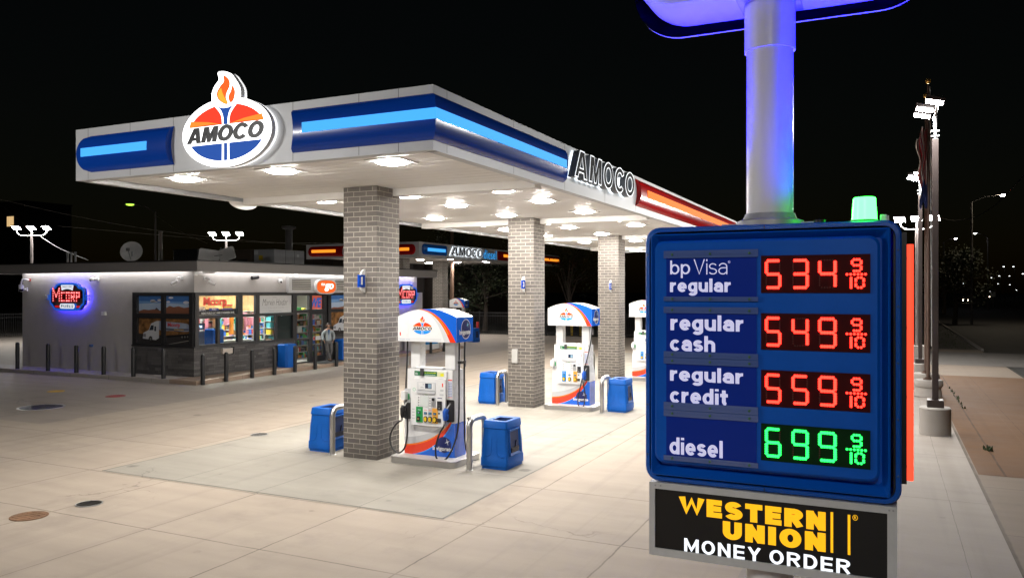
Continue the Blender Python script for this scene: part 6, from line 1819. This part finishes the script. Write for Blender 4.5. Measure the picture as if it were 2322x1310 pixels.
m = MB(); m.box(p.x - .42, p.x + .42, p.y - .42, p.y + .42, 0, .75, MATS["pole_concrete"]); tag(m.obj("pole_plinth", loc=(p.x, p.y, 0), bevel=.02), "square concrete plinth under the farthest frontage light pole", "plinth")
def flag(loc, lab, cols, side, base_lab):
    x, y, z = loc
    t = thing("flag_pole", loc, lab, "flag pole", "flag poles between the light poles")
    m = MB(); m.lathe([(.40, 0), (.36, .30), (.36, .36)], x, y, MATS["pole_concrete"], 32, False, True); m.lathe([(.40, .30), (.43, .36), (.43, .46), (.40, .52)], x, y, MATS["pole_concrete"], 32, True, True); m.obj("concrete_ring", t)
    m = MB(); m.lathe([(.16, .52), (.14, .55), (.055, .62), (.05, 4), (.035, 10.0)], x, y, mat("flag_pole_brown", (.10, .06, .045), .4, .3, var=.1), 14, False, True); m.obj("shaft", t)
    m = MB(); m.ball((x, y, 10.1), .09, .09, .09, mat("gold_ball", (.55, .32, .08), .3, .7)); m.obj("finial", t)
    m = MB(); m.tube([(x + .09, y - .03, 1.6), (x + .05, y - .05, 9.9)], .008, WHITE, 4); m.obj("halyard", t)
    fl_ = thing("hanging_flag", (x, y, 6), base_lab, "flag", "limp flags on the flag poles")
    m = MB(); n, k_ = 12, 16
    rows_ = []
    for j in range(k_ + 1):
        f = j / k_
        rows_.append([(x + side * (.03 + (.30 - .12 * f + .05 * math.sin(j * .9)) * i / n), y - .06 + .09 * math.sin(i * 2.1 + j * .25), 8.6 - 2.5 * f - .35 * (i / n) ** 2 * (1 - f) - .12 * math.sin(i * .8)) for i in range(n + 1)])
    for j in range(k_):
        for i in range(n):
            m.add([rows_[j][i], rows_[j + 1][i], rows_[j + 1][i + 1], rows_[j][i + 1]], [(0, 1, 2, 3)], cols(i, j), True)
    m.obj("cloth", fl_)
FR_, FW_, FB_ = mat("flag_red", (.40, .03, .04), .8), mat("flag_white", (.62, .60, .57), .8), mat("flag_blue", (.03, .05, .20), .8)
flag((1.19, 28.77, 0), "brown flag pole on a flared concrete ring, nearer of the two", lambda i, j: FB_ if j > 10 else (FR_ if i % 2 == 0 else FW_), -1, "limp red, white and blue flag hanging left of the nearest light pole")
flag((1.21, 30.93, 0), "brown flag pole on a flared concrete ring, farther of the two", lambda i, j: FR_ if (6 < j < 9 and i < 5) else FW_, 1, "limp pale flag with a red patch hanging right of the nearest light pole")

# ================================================================== street lamps, cars and wires
def street_lamp(px, Z, py, armpx, label, col, es, ground_z=0, headw=.35):
    p = deep(px, Z); zt = 3.4 + (657 - py) * Z / 1800
    t = thing("street_lamp", (p.x, p.y, 0), label, "street lamp", "street lamps down the road")
    q = deep(armpx, Z)
    GP = mat("lamp_pole_grey", (.11, .10, .10), .6, .2)
    m = MB(); m.lathe([(.13, 0), (.09, zt - .1 - .6)], p.x, p.y, GP, 10, False, True); m.obj("pole", t)
    hd = Vector((q.x, q.y, zt))
    m = MB(); m.tube([(p.x, p.y, zt - .75), tuple(Vector((p.x, p.y, zt - .4)).lerp(hd, .4)), tuple(hd + Vector((0, 0, .05)))], .05, GP, 6); m.obj("arm", t)
    m = MB(); m.ball((q.x, q.y, zt + .05), headw, headw * .8, .14, GP, 10, 6); m.obj("head", t)
    m = MB(); m.ball((q.x, q.y, zt - .05), headw * .72, headw * .6, .13, mat("street_lens_%d" % int(px), (.9, .9, .9), .4, emit=col, es=es), 10, 6); m.obj("lens", t)
street_lamp(2203, 78, 441, 2275, "big warm street lamp on a long arm at the upper right", (1, .84, .62), 900)
street_lamp(2240, 130, 528, 2211, "street lamp below the big warm one, right of two small ones", (.95, .93, 1), 50)
street_lamp(2140, 150, 540, 2167, "street lamp above the bushy dark tree, left of two small ones", (.95, .9, 1), 50)
street_lamp(352, 70, 462, 295, "dim green street lamp on an arm behind the store roof", (.45, .9, .06), 2.2, headw=.55)
far = ((2276, 604, 230), (2298, 604, 250), (2266, 625, 280), (2289, 625, 300), (2319, 620, 240), (2248, 629, 320), (2263, 643, 420), (2290, 645, 330), (2305, 657, 400), (2184, 642, 300), (2245, 660, 500))
for k, (px, py, Z) in enumerate(far):
    street_lamp(px + 3, Z, py, px, f"tiny distant street lamp over the dark road at the right edge, {ords(k)} of the cluster", (.9, .95, 1), 7, headw=.34)
def car(px, py, label, rz, W_=1.8):
    Z = (3.4 - .68) * F / (py - HY); p = deep(px, Z)
    t = thing("oncoming_car", (p.x, p.y, 0), label, "car", "oncoming cars with headlights on", rz)
    CP = mat("car_dark", (.03, .03, .035), .25, .3, coat=.5)
    m = MB(FE); m.prism([(-2.2, .35), (2.2, .35), (2.25, .8), (1.4, .95), (.7, 1.42), (-1.0, 1.45), (-1.7, 1.0), (-2.2, .95)], -.88, .88, CP, back=True); m.obj("body", t, bevel=.06)
    m = MB()
    for s_ in (-1, 1): m.box(s_ * .885 - .005, s_ * .885 + .005, -1.5, 1.1, 1.0, 1.36, mat("car_glass", (.02, .02, .025), .1))
    m.add([(-.75, 1.36, .97), (.75, 1.36, .97), (.65, .76, 1.38), (-.65, .76, 1.38)], [(0, 1, 2, 3)], mat("car_glass", ())); m.obj("windows", t)
    for x in (-.8, .8):
        for y in (-1.35, 1.35):
            m = MB(at(FE, (x + (.09 if x > 0 else -.11), y, .33))); m.lathe([(.33, -.1), (.33, .1), (.2, .11)], 0, 0, RUBBER, 14, True, True); m.obj("wheel", t)
    for x in (-.62, .62):
        m = MB(at(FB, (x, 2.24, .70))); m.lathe([(.14, 0), (.11, .05), (.001, .07)], 0, 0, mat("headlight", (.9, .9, .8), .3, emit=(1, .80, .55), es=26), 12, False, True); m.obj("headlight", t)
car(2181.5, 680, "nearer oncoming car with two bright headlights on the dark road", R(180) + TH - R(8))
car(2223, 672, "farther oncoming car with headlights, left of the last pair", R(180) + TH - R(8))
car(2234, 672.5, "farthest oncoming car with headlights at the road's far end", R(180) + TH - R(8))
def wire(pts, r, label):
    m = MB(); m.tube(spline(pts, 10), r, mat("cable_grey", (.20, .19, .18), .6), 5)
    o = m.obj("overhead_wire", loc=pts[0]); tag(o, label, "wire", "overhead wires")
def D3(px, py, Z): p = deep(px, Z); return (p.x, p.y, 3.4 + (657 - py) * Z / 1800)
wire([D3(0, 452, 60), D3(180, 492, 62), D3(360, 523, 64), D3(560, 545, 68), D3(780, 560, 72)], .018, "upper sagging wire crossing the sky behind the store")
wire([D3(130, 512, 58), D3(330, 530, 62), D3(560, 548, 68), D3(780, 552, 74)], .016, "lower sagging wire crossing the sky behind the store")
wire([D3(8, 470, 58), D3(70, 520, 54), D3(130, 560, 50), D3(200, 590, 46)], .016, "steep wire running down to the store roof at the left")
wire([D3(352, 488, 70), D3(400, 520, 66), D3(470, 552, 62)], .016, "wire slanting down from the green street lamp pole")
wire([D3(2322, 398, 60), D3(2260, 462, 70), D3(2210, 492, 75), D3(2160, 500, 80), D3(2121, 490, 84)], .05, "pale wire drooping from the right edge toward the light poles")
t = thing("speed_sign", tuple(deep(2252, 160)), "tiny pale road sign beside the far road", "sign")
p = deep(2252, 160); m = MB(); m.lathe([(.05, 0), (.05, 3.0)], p.x, p.y, GALV, 8, False, True); m.obj("post", t)
m = MB(at(FS, (p.x, p.y - .06, 0))); m.box(-.4, .4, 2.0, 3.0, 0, .02, PAPER); m.obj("plate", t)

# ================================================================== the man by the door
def skinned(name, pts, edges, rad, mt, parent, sub=2, root=0):
    me = bpy.data.meshes.new(name); me.from_pydata(pts, edges, []); me.materials.append(mt)
    o = bpy.data.objects.new(name, me); sc.collection.objects.link(o); o.parent = parent
    o.modifiers.new("skin", 'SKIN').use_smooth_shade = True
    for i, v in enumerate(me.skin_vertices[0].data):
        v.radius = rad[i] if isinstance(rad[i], tuple) else (rad[i], rad[i]); v.use_root = (i == root)
    s_ = o.modifiers.new("subdivision", 'SUBSURF'); s_.levels = sub; s_.render_levels = sub
    return o
SKIN = mat("skin", (.36, .19, .12), .55); HAIR = mat("hair_grey", (.09, .08, .075), .8); JACK = mat("jacket_grey", (.30, .33, .34), .85, var=.12); TROU = mat("trousers_grey", (.10, .095, .095), .85, var=.1)
SHOE = mat("shoe_brown", (.05, .032, .025), .6); TEE = mat("tee_blue", (.02, .08, .20), .8)
man = thing("person", (0, 0, 0), "man in pale grey jacket and grey trousers leaning by the store door, hands in pockets", "person")
ORG[man.name] = Vector((0, 0, 0))
# x across (viewer's right +), y depth (camera at -y), z up; back leans to +y
B = {'pel': (0, .10, .90), 'wai': (0, .14, 1.06), 'che': (0, .17, 1.28), 'nk0': (0, .17, 1.43), 'nk1': (0, .155, 1.50), 'hd0': (0, .14, 1.56), 'hd1': (0, .13, 1.64), 'hd2': (0, .135, 1.71),
     'shl': (-.17, .17, 1.385), 'ell': (-.265, .22, 1.14), 'wrl': (-.215, .09, .95), 'hal': (-.18, .05, .875), 'shr': (.17, .17, 1.385), 'elr': (.275, .22, 1.14), 'wrr': (.215, .09, .95), 'har': (.18, .05, .875),
     'hil': (-.09, .09, .86), 'knl': (-.085, -.02, .49), 'anl': (.045, -.10, .09), 'tol': (.06, -.24, .04), 'hir': (.09, .09, .86), 'knr': (.115, .0, .49), 'anr': (-.01, .02, .09), 'tor': (.03, -.13, .04)}
names = list(B)
ix = names.index
E_ = [('pel', 'wai'), ('wai', 'che'), ('che', 'nk0'), ('nk0', 'nk1'), ('nk1', 'hd0'), ('hd0', 'hd1'), ('hd1', 'hd2'), ('nk0', 'shl'), ('shl', 'ell'), ('ell', 'wrl'), ('wrl', 'hal'), ('nk0', 'shr'), ('shr', 'elr'), ('elr', 'wrr'), ('wrr', 'har'), ('pel', 'hil'), ('hil', 'knl'), ('knl', 'anl'), ('anl', 'tol'), ('pel', 'hir'), ('hir', 'knr'), ('knr', 'anr'), ('anr', 'tor')]
Rr = dict(pel=(.13, .10), wai=(.125, .09), che=(.14, .10), nk0=.07, nk1=.052, hd0=.068, hd1=(.078, .088), hd2=(.062, .072), shl=.06, ell=.042, wrl=.03, hal=(.04, .025), shr=.06, elr=.042, wrr=.03, har=(.04, .025), hil=.085, knl=.058, anl=.04, tol=.035, hir=.085, knr=.058, anr=.04, tor=.035)
skinned("body", [B[k] for k in names], [(ix(a), ix(b)) for a, b in E_], [Rr[k] for k in names], SKIN, man)
def cloth(name, ks, es, grow, mt, extra=None):
    pts = [B[k] for k in ks]; rad = []
    for k in ks:
        r = Rr[k]; r = r if isinstance(r, tuple) else (r, r); rad.append((r[0] + grow, r[1] + grow))
    if extra: pts, rad = extra(pts, rad, ks)
    return skinned(name, pts, [(ks.index(a), ks.index(b)) for a, b in es], rad, mt, man)
ks = ['wai', 'che', 'nk0', 'shl', 'ell', 'wrl', 'shr', 'elr', 'wrr', 'pel']
cloth("jacket", ks, [('pel', 'wai'), ('wai', 'che'), ('che', 'nk0'), ('nk0', 'shl'), ('shl', 'ell'), ('ell', 'wrl'), ('nk0', 'shr'), ('shr', 'elr'), ('elr', 'wrr')], .028, JACK, lambda p, r, k: ([q if kk != 'nk0' else (0, .17, 1.40) for q, kk in zip(p, k)], r))
ks = ['pel', 'hil', 'knl', 'anl', 'hir', 'knr', 'anr']
cloth("trousers", ks, [('pel', 'hil'), ('hil', 'knl'), ('knl', 'anl'), ('pel', 'hir'), ('hir', 'knr'), ('knr', 'anr')], .022, TROU)
for a, b in (('anl', 'tol'), ('anr', 'tor')): skinned("shoe", [tuple(Vector(B[a]) + Vector((0, .03, -.035))), tuple(Vector(B[b]) + Vector((0, -.02, 0)))], [(0, 1)], [(.052, .05), (.048, .038)], SHOE, man)
m = MB(); m.ball((0, .155, 1.665), .083, .098, .10, HAIR, 14, 8); m.obj("hair", man)
m = MB()
m.ball((0, .045, 1.615), .016, .022, .026, SKIN, 8, 6)
for s_ in (-1, 1): m.ball((s_ * .082, .145, 1.62), .014, .024, .034, SKIN, 8, 6)
m.obj("nose_and_ears", man)
m = MB()
for s_ in (-1, 1): m.ball((s_ * .030, .058, 1.645), .014, .010, .009, mat("eye_dark", (.02, .015, .012), .3), 8, 5)
m.ball((0, .058, 1.575), .026, .012, .008, mat("lips", (.22, .08, .06), .5), 8, 5); m.ball((0, .062, 1.555), .04, .02, .03, mat("stubble", (.20, .12, .09), .8), 8, 6); m.obj("face", man)
m = MB(); m.add([(-.05, .025, 1.44), (.05, .025, 1.44), (.012, .018, 1.20), (-.012, .018, 1.20)], [(0, 1, 2, 3)], TEE); m.box(-.008, .008, .012, .02, .92, 1.22, mat("zip_blue", (.06, .22, .5), .5)); m.obj("shirt_front", man)
for s_ in (-1, 1):
    for k in range(5):
        b_ = Vector((s_ * (.185 + (-.022 + .011 * k)), .035 - .004 * k, .885)); 
        skinned("finger", [tuple(b_), tuple(b_ + Vector((s_ * -.004, -.004, -.035))), tuple(b_ + Vector((s_ * -.012, .004, -.06 - .004 * (k % 3))))], [(0, 1), (1, 2)], [.009, .0085, .007], SKIN, man, 1)
mx = onX(748, -22.93)
man.location = (-23.02, mx + .05, .15); man.rotation_euler = (0, 0, R(49)); man.scale = (1.0, 1.0, 1.0)
